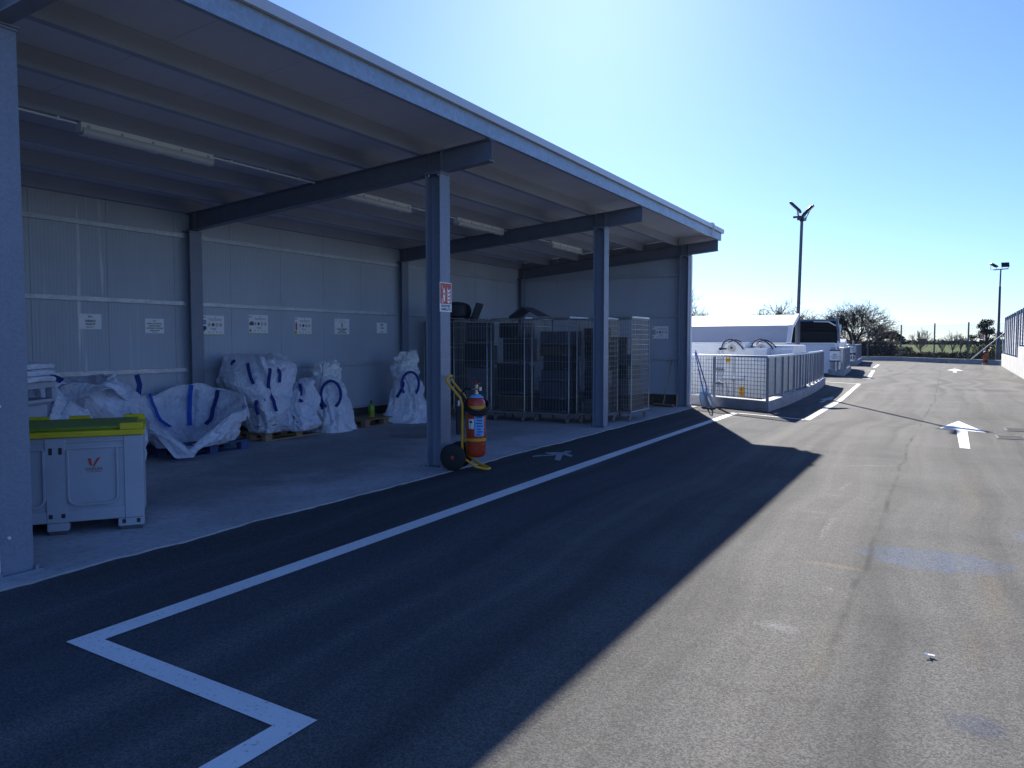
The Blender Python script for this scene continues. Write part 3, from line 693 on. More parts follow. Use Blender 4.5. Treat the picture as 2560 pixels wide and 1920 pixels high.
# wide open sack collapsed like a bowl
t = thing('bulk_bag', 'wide open white bulk bag collapsed like a bowl, front corner drooping over a pallet', 'bulk bag', (-9.34, 7.45, .014), 0, BG)
def rim(a):
    d = math.cos(a - (TOCAM+.12)); e = math.cos(2*(a-TOCAM)); w = max(0, d)
    lat = abs(math.sin(a - (TOCAM+.12)))
    front = .07 + .58*lat**.62; back = .63 - .27*d
    k = min(max((d+.1)/.35, 0), 1); k = k*k*(3-2*k)
    return front*k + back*(1-k) + .025*math.sin(5*a+1) + .015*math.sin(11*a)
def bowl(a, r, side):
    """side 0: inside (r 0..1 centre to rim); side 1: outside (r 1..0 rim to base)."""
    d = max(0, math.cos(a - (TOCAM+.12))); lean = 1 + .10*d**4
    rx, ry = .62*lean, .77*lean
    if side == 2:
        q = crease(V3(rx*math.cos(a), ry*math.sin(a), r), 3.0, 5.5)
        o = 1 + .10*math.sin(math.pi*min(r, .6)/1.2) + .035*q
        return V3(max(-.79, rx*o*math.cos(a)), ry*o*math.sin(a), rim(a) + .035*math.sin(math.pi*min(r*1.6, 1)) - .26*max(0, r-.25)*(1+.8*q)) + vn(V3(math.cos(a), math.sin(a), r), 3.0, 2)*.05
    if side == 0:
        zc = .13; z = zc + (rim(a)-zc)*(r**2.2); k = r
    else:
        z = .06 + (rim(a)-.06)*r**1.15; k = .62 + .38*r**.7
    p = V3(rx*k*math.cos(a), ry*k*math.sin(a), z)
    if p.x < -.78: p.x = -.78
    q = crease(p, 2.9, 2.2 if side == 0 else 8.1)
    amp = .14*(1 - r**12) + .02
    n = V3(-math.cos(a)*.7, -math.sin(a)*.7, .7) if side == 0 else V3(math.cos(a), math.sin(a), .1)
    sh = Vector((vn(p, 2.4, 4).x, vn(p, 2.4, 9).y, vn(p, 2.6, 3).z))
    return p + n*(amp*q) + sh*.06*r
b = MB(); nu, nv = 130, 34; vs = []; fs = []
rows = [(0, k/nv) for k in range(1, nv+1)] + [(2, k/8) for k in range(1, 9)] + [(1, 1-k/nv) for k in range(1, nv+1)]
for sd, r in rows:
    for i in range(nu):
        p = bowl(2*math.pi*i/nu, r, sd); p.z = max(p.z, .16 if sd == 1 else .05); vs.append(p)
for j in range(len(rows)-1):
    for i in range(nu): fs.append((j*nu+i, j*nu+(i+1)%nu, (j+1)*nu+(i+1)%nu, (j+1)*nu+i))
fs.append(tuple(range(nu)))
b._add(vs, fs); b.build('sack', M['bag'], t, smooth=11)
for a0, a1 in ((2.62, 2.62), (1.98, 2.05), (.88, .95), (3.5, 3.45)):
    pts = [bowl(a0 + (a1-a0)*k/14, 1 - .42*k/14, 0) + V3(-math.cos(a0)*.04, -math.sin(a0)*.04, .045) for k in range(15)]
    ribbon_mb(pts, .062, V3(-math.cos(a0), -math.sin(a0), .8)).build('strap', M['strapbright'] if a0 > 2.3 else M['strap'], t)

# tall lumpy sack against the wall
t = thing('bulk_bag', 'tallest white bulk bag, lumpy with several blue straps, leaning on the back wall', 'bulk bag', (-9.66, 9.12, .15), 0, BG)
s = Sack([(0,.0,.02,.03,.20,.24,3.6),(.10,.06,.02,.02,.27,.31,3.6),(.35,.42,.02,-.02,.37,.43,3.4),(.62,.84,.0,-.07,.43,.54,3.4),(.80,1.10,-.04,-.02,.41,.54,3),(.92,1.25,-.08,.06,.30,.42,2.6),(1,1.29,-.10,.12,.12,.20,2.2)], .13, 2.6, 21)
b = MB(); s.mesh(b); b.build('sack', M['bag'], t, smooth=11)
for pth in ([(TOCAM-.75,.80),(TOCAM-.95,.70),(TOCAM-.9,.56),(TOCAM-.62,.44)], [(TOCAM-.45,.78),(TOCAM-.42,.66),(TOCAM-.22,.52),(TOCAM-.02,.46)], [(TOCAM+.22,.74),(TOCAM+.2,.6),(TOCAM+.42,.5),(TOCAM+.5,.36)], [(TOCAM-.35,.46),(TOCAM-.36,.30)], [(TOCAM+.72,.80),(TOCAM+.8,.62)]):
    s.ribbon(pth, .052).build('strap', M['strap'], t)
mk = MB()
for (a, tt, w, h) in ((TOCAM+.25,.26,.12,.016),(TOCAM+.42,.22,.10,.016),(TOCAM-.45,.18,.12,.014)):
    c0 = s.P(a-.1, tt, .012); c1 = s.P(a+.1, tt+.01, .012); mk.tube([c0, c1], h/2, 4)
mk.build('printed_mark', M['ink'], t)

# smaller sack slumped against its right front
t = thing('bulk_bag', 'short white bulk bag with a pulled-up blue strap, slumped in front of the tallest bag', 'bulk bag', (-9.36, 9.52, .15), 0, BG)
s = Sack([(0,.0,.03,.0,.24,.28,4),(.12,.07,.02,.0,.30,.33,4),(.40,.30,.0,.0,.26,.30,3),(.66,.54,-.02,.04,.29,.33,3),(.85,.72,-.06,.08,.22,.24,2.6),(1,.82,-.10,.12,.09,.10,2.2)], .10, 3.4, 33, 96, 64)
b = MB(); s.mesh(b); b.build('sack', M['bag'], t, smooth=11)
s.ribbon([(TOCAM+.1,.9),(TOCAM+.15,.72),(TOCAM+.3,.58)], .06).build('strap', M['strap'], t)
s.ribbon([(TOCAM-.1,.40),(TOCAM-.05,.27)], .06).build('strap', M['ink'], t)

# upright sack with a clear liner sticking out of its neck
def tall_sack(x, y, rz, h, label, seed, spread):
    t = thing('bulk_bag', label, 'bulk bag', (x, y, .014), rz, BG)
    s = Sack([(0,.0,.06,.0,.36*spread,.42*spread,3.2),(.08,.05,.05,.0,.36*spread,.43*spread,3),(.30,.30*h,.02,.0,.32,.37*spread,3),(.58,.66*h,-.02,-.02,.29,.31,2.8),(.78,.90*h,-.05,-.03,.25,.26,2.6),(.92,1.04*h,-.08,-.02,.17,.17,2.4),(1,1.08*h,-.09,-.01,.08,.08,2.2)], .085, 3.0, seed, 110, 76)
    b = MB(); s.mesh(b); b.build('sack', M['bag'], t, smooth=11)
    l = Sack([(0,.92*h,-.06,-.02,.19,.19,2.2),(.3,1.06*h,-.07,.02,.19,.19,2.2),(.6,1.2*h,-.08,.04,.17,.19,2.2),(.85,1.29*h,-.07,.06,.12,.15,2.2),(1,1.31*h,-.06,.07,.05,.06,2)], .075, 5.2, seed+5, 70, 36)
    b = MB(); l.mesh(b); b.build('liner', M['liner'], t, smooth=11)
    A = TOCAM - rz; fwd = V3(math.cos(A), math.sin(A), 0); side = V3(-math.sin(A), math.cos(A), 0)
    c = V3(-.02, 0, .72*h) + fwd*.36
    pts = [c + side*(.17*math.cos(q)) + V3(0,0,.24*math.sin(q)) + fwd*(.03*math.sin(q)) for q in [math.radians(-62 + 304*k/30) for k in range(31)]]
    ribbon_mb(pts, .05, fwd).build('lifting_loop', M['strap'], t)
    s.ribbon([(A-.62,.42),(A-.55,.62)], .06).build('strap', M['strap'], t)
    return t
tall_sack(-9.62, 10.60, 0, .92, 'narrow upright white bulk bag with clear liner puffing out, between two pallets', 41, 1.05)
tall_sack(-9.40, 12.62, .25, 1.05, 'tall white bulk bag with blue loop, partly behind the middle column', 52, 1.28)

# ---------------------------------------------------------------- pallets
def pallet(name, label, x, y, rz, m, L=1.2, Wd=.8, group='wooden pallets under the bags'):
    t = thing(name, label, 'pallet', (x, y, .014), rz, group); rnd = random.Random(int(x*100+y*10))
    for sy in (-Wd/2+.05, 0, Wd/2-.05):
        b = MB(); b.box(-L/2, sy-.05, .0, L/2, sy+.05, .02); b.build('bottom_board', m, t)
        for sx in (-L/2+.07, 0, L/2-.07):
            b = MB(); b.box(sx-.07, sy-.05, .021, sx+.07, sy+.05, .10); b.build('block', m, t)
    for sx in (-L/2+.07, 0, L/2-.07):
        b = MB(); b.box(sx-.07, -Wd/2, .101, sx+.07, Wd/2, .120); b.build('cross_board', m, t)
    n = 6; w = Wd/n
    for k in range(n):
        b = MB(); y0 = -Wd/2 + k*w + .006; b.box(-L/2 + rnd.uniform(-.006,.006), y0, .121, L/2 + rnd.uniform(-.006,.006), y0 + w - .014, .142); b.build('deck_board', m, t)
    return t
pallet('wooden_pallet', 'blue-stained wooden pallet under the bowl-shaped bag', -9.43, 7.55, math.pi/2, M['bluewood'], 1.25, .85)
pallet('wooden_pallet', 'pale wooden pallet under the tallest bag', -9.80, 9.62, math.pi/2+.02, M['woodpale'], 1.5, .78)
pallet('wooden_pallet', 'dark wooden pallet with the green bottle standing on it', -9.72, 11.86, math.pi/2+.03, M['wood'], 1.25, .72)

# green bottle
t = thing('spray_bottle', 'green plastic bottle with an orange foot standing on the dark pallet', 'bottle', (-9.62, 11.76, .157))
MB().lathe([(.0,.035),(.058,.036),(.062,.06),(.062,.20),(.052,.235),(.024,.255),(.022,.275)], 20).build('body', M['bottle'], t)
MB().lathe([(.0,.0),(.060,.001),(.064,.01),(.064,.034),(.0,.0345)], 20).build('foot', M['orange'], t)
MB().lathe([(.026,.262),(.027,.30),(.016,.306),(.014,.325),(.0,.326)], 14).build('cap', M['tvdark'], t)

# ---------------------------------------------------------------- the grey bin with its yellow lid
def pallet_bin():
    t = thing('pallet_bin', 'large grey plastic bin with yellow lid and red emblem, beside the nearest column', 'bin', (-5.94, 4.24, .014), math.atan2(.80, .60) )
    # local frame: x runs along the front from 0 (far end, -1.2) .. origin at the far front corner, +x back toward it
    L, D, H = 1.24, .90, .80; body = MB(); g = .012
    z0 = .10
    body.box(-L, .012, z0, 0, .03, H)                                  # recessed front skin
    body.box(-L, .031, z0, 0, D, H-.001)
    for x0, x1 in ((-L, -L+.10), (-.72, -.57), (-.145, 0)):
        body.box(x0, -.006, z0+.001 if True else z0, x1, .0119, H-.002)
    body.box(-L+.1, -.002, z0+.002, -.145, .0118, .20)                 # lower apron
    body.box(-L+.1, -.001, .70, -.145, .0117, .718); body.box(-L+.1, -.001, .755, -.145, .0117, .772)
    body.build('body', M['binplastic'], t, bevel=.006)
    for x0, x1 in ((-L+.08, -.72+.02), (-.57-.02, -.145-.02)):         # raised panel outlines with rounded lower corners
        p = [V3(x0+.03, -.004, .70), V3(x0+.03, -.004, .31)]
        p += [V3(x0+.03+.07*(1-math.cos(a)), -.004, .31-.07*math.sin(a)) for a in (.4,.8,1.2,1.57)]
        p += [V3(x1-.03-.07*(1-math.sin(a)), -.004, .24+.07*(1-math.cos(a))) for a in (0,.4,.8,1.2,1.57)] + [V3(x1-.03, -.004, .70)]
        MB().tube(p, .013, 6).build('panel_rim', M['binplastic'], t)
    for x0, x1 in ((-L, -L+.16), (-.72, -.56), (-.20, 0)):             # feet on skids, front row then back row
        for y0, y1 in ((0, .13), (D-.13, D)):
            b = MB(); b.box(x0, y0, .03, x1, y1, z0); b.build('foot', M['binplastic'], t, bevel=.008)
    for x0, x1 in ((-L, -L+.16), (-.72, -.56), (-.20, 0)):
        b = MB(); b.box(x0+.012, .01, .0, x1-.012, D-.01, .0295); b.build('skid', M['tvgrey'], t, bevel=.006)
    for x in (-.68, -.61, -.17, -.05):
        zs = (.665,) if x < -.5 else ()
        for z in zs:
            b = MB(); b.box(x-.013, -.0085, z, x+.013, -.0062, z+.055); b.build('drain_slot', M['ink'], t)
    for x in (-.69, -.60, -.155, -.045):
        b = MB(); b.box(x-.014, -.0085, .055 if x > -.3 else .14, x+.014, -.0062, .09 if x > -.3 else .175)
        if x > -.3: b = MB().box(x-.014, -.0025, .055, x+.014, -.0005, .09)
        b.build('drain_slot', M['ink'], t)
    lid = MB(); lid.box(-L-.015, -.022, .803, .015, D+.015, .850); lid.build('lid', M['lidyellow'], t, bevel=.008)
    inner = MB(); inner.box(-L+.05, .06, .851, -.05, D-.05, .880); inner.build('lid_plate', M['lidgreen'], t, bevel=.006)
    for x0, x1, y0, y1 in ((-L, -L+.12, -.01, .055), (-.17, .005, -.012, .045), (-.17, .005, D-.05, D+.005), (-.62, -.45, D-.05, D+.005), (-L+.02, -.78, D-.05, D+.005), (-.045,.005, .05, .3)):
        b = MB(); b.box(x0, y0, .851, x1, y1, .905); b.build('stacking_rib', M['lidyellow'], t, bevel=.005)
    F = Matrix(((1,0,0,0),(0,0,1,0),(0,1,0,0),(0,0,0,1)))
    F = Matrix(((1,0,0,0),(0,0,-1,0),(0,1,0,0),(0,0,0,1)))
    E = T(-.37, -.0005 + .0115, .575) @ F
    b = MB()
    for q in ([(-.045,.045),(-.020,.045),(-.012,-.01),(-.022,-.02),(-.034,.0)], [(-.012,-.022),(.004,-.022),(.05,.052),(.026,.048)]): b.poly([E @ V3(x, y, .003) for x, y in q])
    b.build('emblem', M['signred'], t, smooth=0)
    b = MB(); merge(b, text_mb('VASILEG', .034, .13), E @ T(0,-.045,.003)); b.build('lettering', M['inkgrey'], t, smooth=0)
    b = MB(); b.poly([E @ V3(x, y, .003) for x, y in rect(-.055,-.070,.06,-.066)]); b.build('underline', M['signred'], t, smooth=0)
    b = MB()
    for q in (rect(-.05,-.27,.10,-.267), rect(-.05,-.13,.10,-.127), rect(-.05,-.27,-.047,-.127), rect(.097,-.27,.10,-.127)): b.poly([E @ V3(x, y, .0028) for x, y in q])
    b.build('moulded_frame', M['binplastic'], t, smooth=0)
    return t
pallet_bin()

# second bin behind the column with folded sacks on its rim
t = thing('plastic_bin', 'tall pale grey plastic bin behind the nearest column, folded white bags on its rim', 'bin', (-7.80, 4.04, .014), .55)
b = MB()
b.lathe([(.27*1.35,.0),(.29*1.35,.02),(.33*1.35,.98),(.345*1.35,.985),(.345*1.35,1.0),(.0,1.001)], 4, RZ(math.pi/4)); b.build('body', M['binplastic'], t, bevel=.02)
b = MB(); R = .37
for x0, x1, y0, y1 in ((-R,R,-R,-R+.03),(-R,R,R-.03,R),(-R,-R+.03,-R+.03,R-.03),(R-.03,R,-R+.03,R-.03)): b.box(x0, y0, 1.002, x1, y1, 1.035); b.box(x0,y0,1.14,x1,y1,1.20)
for sx in (-R, R-.07):
    for sy in (-R, R-.07): b.box(sx, sy, 1.036, sx+.07, sy+.07, 1.139)
b.build('rim', M['binplastic'], t, bevel=.006)
b = MB(); F = Matrix(((1,0,0,0),(0,0,-1,0),(0,1,0,0),(0,0,0,1))); E = T(.2, -.331, .76) @ F
b.poly([E @ V3(x, y, .012) for x, y in [(-.10,.05),(.04,.05),(.03,-.01),(-.04,-.05)]]); b.build('red_label', M['signred'], t, smooth=0)
b = MB(); merge(b, text_mb('VETRO', .06, .2), E @ T(.03,-.06,.014)); b.build('lettering', M['ink'], t, smooth=0)
t = thing('folded_bags', 'folded white bags with a bright blue strap on the rim of the pale bin', 'folded bags', (-7.78, 4.05, 1.216), .55)
for k in range(3):
    s = Sack([(0,.0,0,0,.36,.34,6),(.25,.004,0,0,.40,.37,6),(.5,.03,0,0,.41,.38,6),(.75,.055,0,0,.39,.36,6),(1,.062,0,0,.33,.31,5)], .012, 5, 60+k, 80, 14)
    b = MB(); s.mesh(b)
    b.xf(T(.0,.0,.062*k) @ RZ(.06*k)); b.build('folded_bag', M['bag'], t, smooth=40)
ribbon_mb([V3(.22,-.37,.03), V3(.30,-.40,-.02), V3(.38,-.43,-.10), V3(.46,-.45,-.17)], .10, V3(.2,-1,.4)).build('strap', M['strapbright'], t)
# ---------------------------------------------------------------- wheeled fire extinguisher
def wheeled_extinguisher(label, loc, rz):
    t = thing('wheeled_extinguisher', label, 'fire extinguisher', loc, rz, 'wheeled fire extinguishers')
    cx, r = .255, .117
    MB().lathe([(0,.155),(.05,.157),(.09,.17),(.113,.20),(r,.24),(r,.80),(.112,.845),(.092,.885),(.055,.912),(.03,.92),(.03,.94),(0,.941)], 36, T(cx,0,0)).build('cylinder', M['red'], t)
    b = MB(); b.lathe([(.034,.915),(.045,.925),(.092,.897),(.088,.905),(.045,.935),(.034,.93)], 28, T(cx,0,0)); b.build('collar', M['skyblue'], t)
    b = MB(); b.lathe([(.0,.935),(.026,.936),(.026,.965),(.018,.97),(.018,1.03),(.024,1.035),(.024,1.055),(.0,1.06)], 14, T(cx,0,0))
    b.cyl((cx-.06,0,1.0),(cx+.055,-.02,1.0),.012,8); b.cyl((cx+.055,-.02,.985),(cx+.055,-.02,1.03),.018,10); b.build('valve', M['brass'], t)
    b = MB(); b.tube([(cx+.045*math.cos(a),.045*math.sin(a),1.068) for a in [2*math.pi*k/16 for k in range(16)]], .007, 6, closed=True)
    b.cyl((cx-.045,0,1.068),(cx+.045,0,1.068),.006,6); b.cyl((cx,0,1.05),(cx,0,1.085),.008,8); b.build('hand_wheel', M['red'], t)
    for z in (.765, .365):
        b = MB(); b.lathe([(r+.001,z),(r+.006,z),(r+.006,z+.035),(r+.001,z+.035),(r+.001,z)], 32, T(cx,0,0)); b.box(cx-r-.05, -.05, z+.004, cx-r+.015, -.02, z+.03); b.box(cx-r-.05,.02,z+.004,cx-r+.015,.05,z+.03)
        b.cyl((cx-.075,-.118,z+.018),(cx-.075,-.102,z+.018),.011,8); b.build('band', M['yellow'], t)
    # label plates wrapped on the cylinder
    for nm, a0, a1, z0, z1, m in (('instruction_label', -62, 0, .43, .745, 'skyblue'), ('inspection_label', -102, -66, .52, .64, 'signwhite')):
        b = MB(); n = 8; vs = []; fs = []
        for k in range(n+1):
            a = math.radians(a0 + (a1-a0)*k/n - 22)
            for z in (z0, z1): vs.append((cx+(r+.0025)*math.cos(a), (r+.0025)*math.sin(a), z))
        for k in range(n): fs.append((2*k, 2*k+2, 2*k+3, 2*k+1))
        b._add(vs, fs); lab = b.build(nm, M[m], t)
        b = MB(); rnd = random.Random(len(nm))
        rows = 9 if m == 'skyblue' else 4
        for i in range(rows):
            za = z0 + (z1-z0)*(i+.3)/rows; zb = za + (z1-z0)*.4/rows
            q0 = a0 + 6 + rnd.uniform(0, 12); q1 = a1 - 6 - rnd.uniform(0, 25)
            if i in (rows-2,): q0, q1, zb = a0+8, a0+26, za + (z1-z0)*.9/rows
            k0 = MB(); vs = []; 
            for kk in range(4):
                a = math.radians(q0 + (q1-q0)*kk/3 - 22)
                for z in (za, zb): vs.append((cx+(r+.0042)*math.cos(a), (r+.0042)*math.sin(a), z))
            b._add(vs, [(2*kk, 2*kk+2, 2*kk+3, 2*kk+1) for kk in range(3)])
        b.build('print', M['ink'] if m != 'skyblue' else M['dusk_blue'], lab)
    # trolley frame: foot, uprights, raked handle as one bent tube
    fr = []
    yw = .10
    left = [V3(cx+.14,-.055,.022), V3(cx+.03,-yw,.05), V3(cx-r-.03,-yw,.16), V3(cx-r-.035,-yw,.30), V3(cx-r-.03,-yw,.80), V3(cx-r-.06,-yw,.90), V3(-.09,-yw,1.09), V3(-.10,-yw+.02,1.135), V3(-.075,-yw+.06,1.16)]
    right = [V3(p.x, -p.y, p.z) for p in reversed(left)]
    path = left + right; path.append(V3(cx+.165,.03,.02)); path.append(V3(cx+.165,-.03,.02))
    sm = []
    for i in range(len(path)):
        p0, p1, p2 = path[i-1], path[i], path[(i+1) % len(path)]
        for k in (0, .5, 1):
            a = p1.lerp(p0, .22*(1-k) if k < 1 else 0); 
        sm += [p1.lerp(p0, .16), p1*.72 + p0.lerp(p2,.5)*.0 + p1.lerp(p0,.06)*.14 + p1.lerp(p2,.06)*.14, p1.lerp(p2, .16)]
    MB().tube(sm, .0165, 10, closed=True).build('frame', M['yellow'], t, smooth=60)
    MB().cyl((.0,-.15,.165),(.0,.15,.165),.012,10).build('axle', M['yellow'], t)
    for sy in (-.15, .15):
        w = MB(); w.lathe([(.05,-.025),(.13,-.03),(.155,-.022),(.165,-.008),(.165,.008),(.155,.022),(.13,.03),(.05,.025)], 32, T(0,sy,.165) @ Matrix.Rotation(math.pi/2,4,'X'))
        wo = w.build('wheel', M['black'], t)
        h = MB(); h.lathe([(0,-.026),(.05,-.024),(.05,.024),(0,.026)], 20, T(0,sy,.165) @ Matrix.Rotation(math.pi/2,4,'X')); h.build('rim', M['tvdark'], wo)
        h = MB(); h.lathe([(0,-.036),(.018,-.034),(.022,-.027),(.022,.027),(.018,.034),(0,.036)], 14, T(0,sy,.165) @ Matrix.Rotation(math.pi/2,4,'X')); h.build('hub_cap', M['signred'], wo)
    # hose: three coils slung round the shoulder, end clipped to the frame
    pts = []
    for k in range(0, 3*36+6):
        a = math.radians(k*10 + 160); rr = .140 + .004*math.sin(k*.35) + (.0125 if (k//36) % 2 else 0)
        z = .83 + .085*math.cos(a - math.radians(115)) - .026*(k/36)
        pts.append(V3(cx + .01 + rr*math.cos(a), rr*math.sin(a), z))
    pts = [V3(cx-.06,0,1.0), V3(cx-.13,-.01,1.01), V3(cx-.185,-.03,.95)] + pts[2:]
    MB().tube(pts, .0135, 8).build('hose', M['black'], t, smooth=80)
    b = MB(); b.tube([(cx-r-.07,-.13,.80),(cx-r-.075,-.13,.72),(cx-r-.075,-.125,.45)], [.020,.028,.03], 10); b.build('discharge_horn', M['black'], t)
    MB().cyl((cx-r-.07,-.13,.80),(cx-r-.065,-.13,.865),.016,10).build('nozzle', M['galv'], t)
    return t
ext = wheeled_extinguisher('red wheeled fire extinguisher with yellow trolley in front of the middle column', (-5.31, 8.14, .014), math.radians(15))
dup(ext, (2.62, 64.0, .0), math.radians(200), 'distant red wheeled fire extinguisher at the foot of the far lamp post')

# ---------------------------------------------------------------- roll cages and what they hold
CG = 'wire roll cages in the shed'
def roll_cage(label, x, y, rz, w, d, h, style):
    t = thing('roll_cage', label, 'roll cage', (x, y, .014), rz, CG)
    b = MB(); b.box(-w/2, -d/2, .165, w/2, d/2, .20); b.tube([(-w/2-.01,-d/2-.01,.18),(w/2+.01,-d/2-.01,.18),(w/2+.01,d/2+.01,.18),(-w/2-.01,d/2+.01,.18)], .016, 6, closed=True)
    b.build('base', M['chrome'], t)
    for sx in (-1, 1):
        for sy in (-1, 1):
            c = MB(); cx, cy = sx*(w/2-.06), sy*(d/2-.07)
            c.lathe([(0,-.018),(.045,-.018),(.055,-.010),(.055,.010),(.045,.018),(0,.018)], 18, T(cx,cy,.056) @ Matrix.Rotation(math.pi/2,4,'Y'))
            wo = c.build('castor', M['castor'], t)
            f = MB(); f.box(cx-.028, cy-.02, .05, cx-.022, cy+.035, .164); f.box(cx+.022, cy-.02, .05, cx+.028, cy+.035, .164); f.box(cx-.028, cy-.02, .15, cx+.028, cy+.05, .1645)
            f.build('fork', M['chrome'], wo)
    def side(p0, p1, name, dens):
        b = MB(); p0 = Vector(p0); p1 = Vector(p1); L = (p1-p0).length; z0, z1 = .20, h
        b.tube([p0+V3(0,0,z0), p0+V3(0,0,z1-.03), p0.lerp(p1,.04)+V3(0,0,z1), p1.lerp(p0,.04)+V3(0,0,z1), p1+V3(0,0,z1-.03), p1+V3(0,0,z0)], .0125, 6)
        n = int(round(L/dens))
        for k in range(1, n):
            q = p0.lerp(p1, k/n); b.tube([q+V3(0,0,z0+.02), q+V3(0,0,z1)], .0034, 4)
        zs = [z0+.03, .5, .85, 1.2, 1.55, z1-.14] if style == 'bars' else [z0+.03+k*(z1-z0-.06)/18 for k in range(19)]
        for z in zs: b.tube([p0+V3(0,0,z), p1+V3(0,0,z)], .0042 if style == 'bars' else .0034, 4)
        b.build(name, M['chrome'], t, smooth=60)
    d1 = .068 if style == 'bars' else .05
    side((-w/2,-d/2,0), (-w/2,d/2,0), 'side_panel', d1); side((w/2,-d/2,0), (w/2,d/2,0), 'side_panel', d1)
    side((-w/2,d/2,0), (w/2,d/2,0), 'back_panel', d1); side((-w/2,-d/2,0), (w/2,-d/2,0), 'front_panel', .068 if style == 'bars' else .05)
    b = MB(); b.box(w/2-.012, -d/2+.02, h+.002, w/2+.012, d/2-.02, h+.03); b.build('top_bar', M['galv'], t)
    return t
cages = [
 ('wire roll cage full of dark cabinets, behind the extinguisher sign column', -9.60, 14.45, 0, .78, .85, 2.02, 'bars'),
 ('wire roll cage with thin leaning bars holding a dark screen and a white appliance', -8.52, 14.05, 0, .80, .95, 2.03, 'bars'),
 ('wire roll cage with bright upright bars over a big dark television', -7.64, 14.02, 0, .76, .90, 2.04, 'bars'),
 ('wire roll cage packed with small mixed appliances, left of the third column', -6.74, 14.12, 0, .80, .92, 2.04, 'bars'),
 ('mesh roll cage half hidden by the third column', -5.98, 14.22, 0, .56, .72, 2.02, 'mesh'),
 ('outermost mesh roll cage with a pale top bar, right of the third column', -5.78, 15.20, 0, .66, 1.05, 2.06, 'mesh')]
for c in cages: roll_cage(*c)
def boxy(name, label, cat, x, y, z, w, d, h, m, rz=0.0, screen=None, back=False, group='discarded appliances in the roll cages'):
    t = thing(name, label, cat, (x, y, z), rz, group)
    b = MB()
    if back: b.prism([(-w/2,0),(w/2,0),(w/2,h),(-w/2,h)], 'y', -d/2, -d/6); b.box(-w/2+.05, -d/6+.001, .04, w/2-.05, d/3, h-.06); b.box(-w/2+.12, d/3+.001, .08, w/2-.12, d/2, h-.12)
    else: b.box(-w/2,-d/2,0,w/2,d/2,h)
    b.build('casing', M[m], t, bevel=.012)
    if screen:
        b = MB(); b.box(-w/2+.035, -d/2-.004, .06, w/2-.035, -d/2-.001, h-.035); b.build('screen', M[screen], t)
    b = MB(); b.box(w*.28, -d/2-.006, .018, w*.42, -d/2-.001, .034); b.build('switch', M['inkgrey'], t)
    return t
B0 = .216
boxy('old_cabinet', 'dark cabinet with a slanted top in the cage behind the sign column', 'cabinet', -9.60, 14.45, B0, .62, .6, 1.25, 'tvdark')
boxy('old_cabinet', 'dark cabinet stacked on another inside the cage behind the sign column', 'cabinet', -9.62, 14.5, B0+1.26, .6, .55, .62, 'tvdark')
boxy('washing_machine', 'scuffed whitish washing machine low in the cage left of the big television', 'washing machine', -8.45, 14.1, B0, .58, .56, .84, 'appliance')
boxy('old_monitor', 'dark television on top of the scuffed washing machine', 'television', -8.5, 14.05, B0+.85, .62, .5, .52, 'tvgrey', 0, 'tvdark', True)
boxy('old_monitor', 'big dark television in the brightly barred roll cage', 'television', -7.64, 14.0, B0+.33, .66, .6, .62, 'tvgrey', 0, 'tvdark', True)
boxy('cardboard_box', 'crumpled cardboard box under the big television', 'box', -7.60, 14.0, B0, .60, .6, .32, 'cardboard')
boxy('small_oven', 'grey metal oven above the big television', 'oven', -7.60, 14.02, B0+.97, .55, .5, .48, 'tvgrey', .1, 'tvdark')
boxy('old_monitor', 'dark monitor topmost over the scuffed washing machine', 'television', -8.55, 14.1, B0+1.38, .55, .5, .40, 'tvdark', .3, 'tvgrey', True)
boxy('vacuum_case', 'dark grey case stacked over the grey oven', 'case', -7.66, 14.0, B0+1.46, .5, .55, .30, 'tvdark', -.15)
rnd = random.Random(8); mats = ['tvgrey', 'tvdark', 'casing', 'cardboard', 'tvdark', 'tvgrey']; M['casing'] = simple('dull_casing', (.13,.13,.15), .5, 0, .2, 6)
kinds = [('computer_case', 'computer case'), ('old_printer', 'printer'), ('radio_set', 'radio'), ('toaster_oven', 'oven'), ('video_player', 'player'), ('speaker_box', 'speaker')]
tone = {'tvgrey': 'grey', 'tvdark': 'dark', 'casing': 'pale grey', 'cardboard': 'brown', 'bluewood': 'navy'}
lv = ['lowest', 'second up', 'third up', 'fourth up', 'fifth up', 'sixth up', 'topmost']
for ci, (cx, cy, cw, cd, where) in enumerate(((-6.74, 14.12, .66, .7, 'in the packed cage'), (-5.98, 14.22, .40, .45, 'in the cage half hidden by the third column'), (-5.78, 15.22, .48, .75, 'in the outermost cage'))):
    z = B0
    for k in range(7):
        h = rnd.uniform(.2, .36); 
        if z + h > 1.98: break
        nm, cat = kinds[(k + ci*2) % 6]; m = mats[(k*5 + ci + 1) % 6]
        boxy(nm, f'{tone[m]} {cat}, {lv[k]} {where}', cat, cx + rnd.uniform(-.03,.03), cy + rnd.uniform(-.03,.03), z, cw*rnd.uniform(.8,1.05), cd*rnd.uniform(.8,1.05), h, m, rnd.uniform(-.12,.12), None)
        z += h + .001
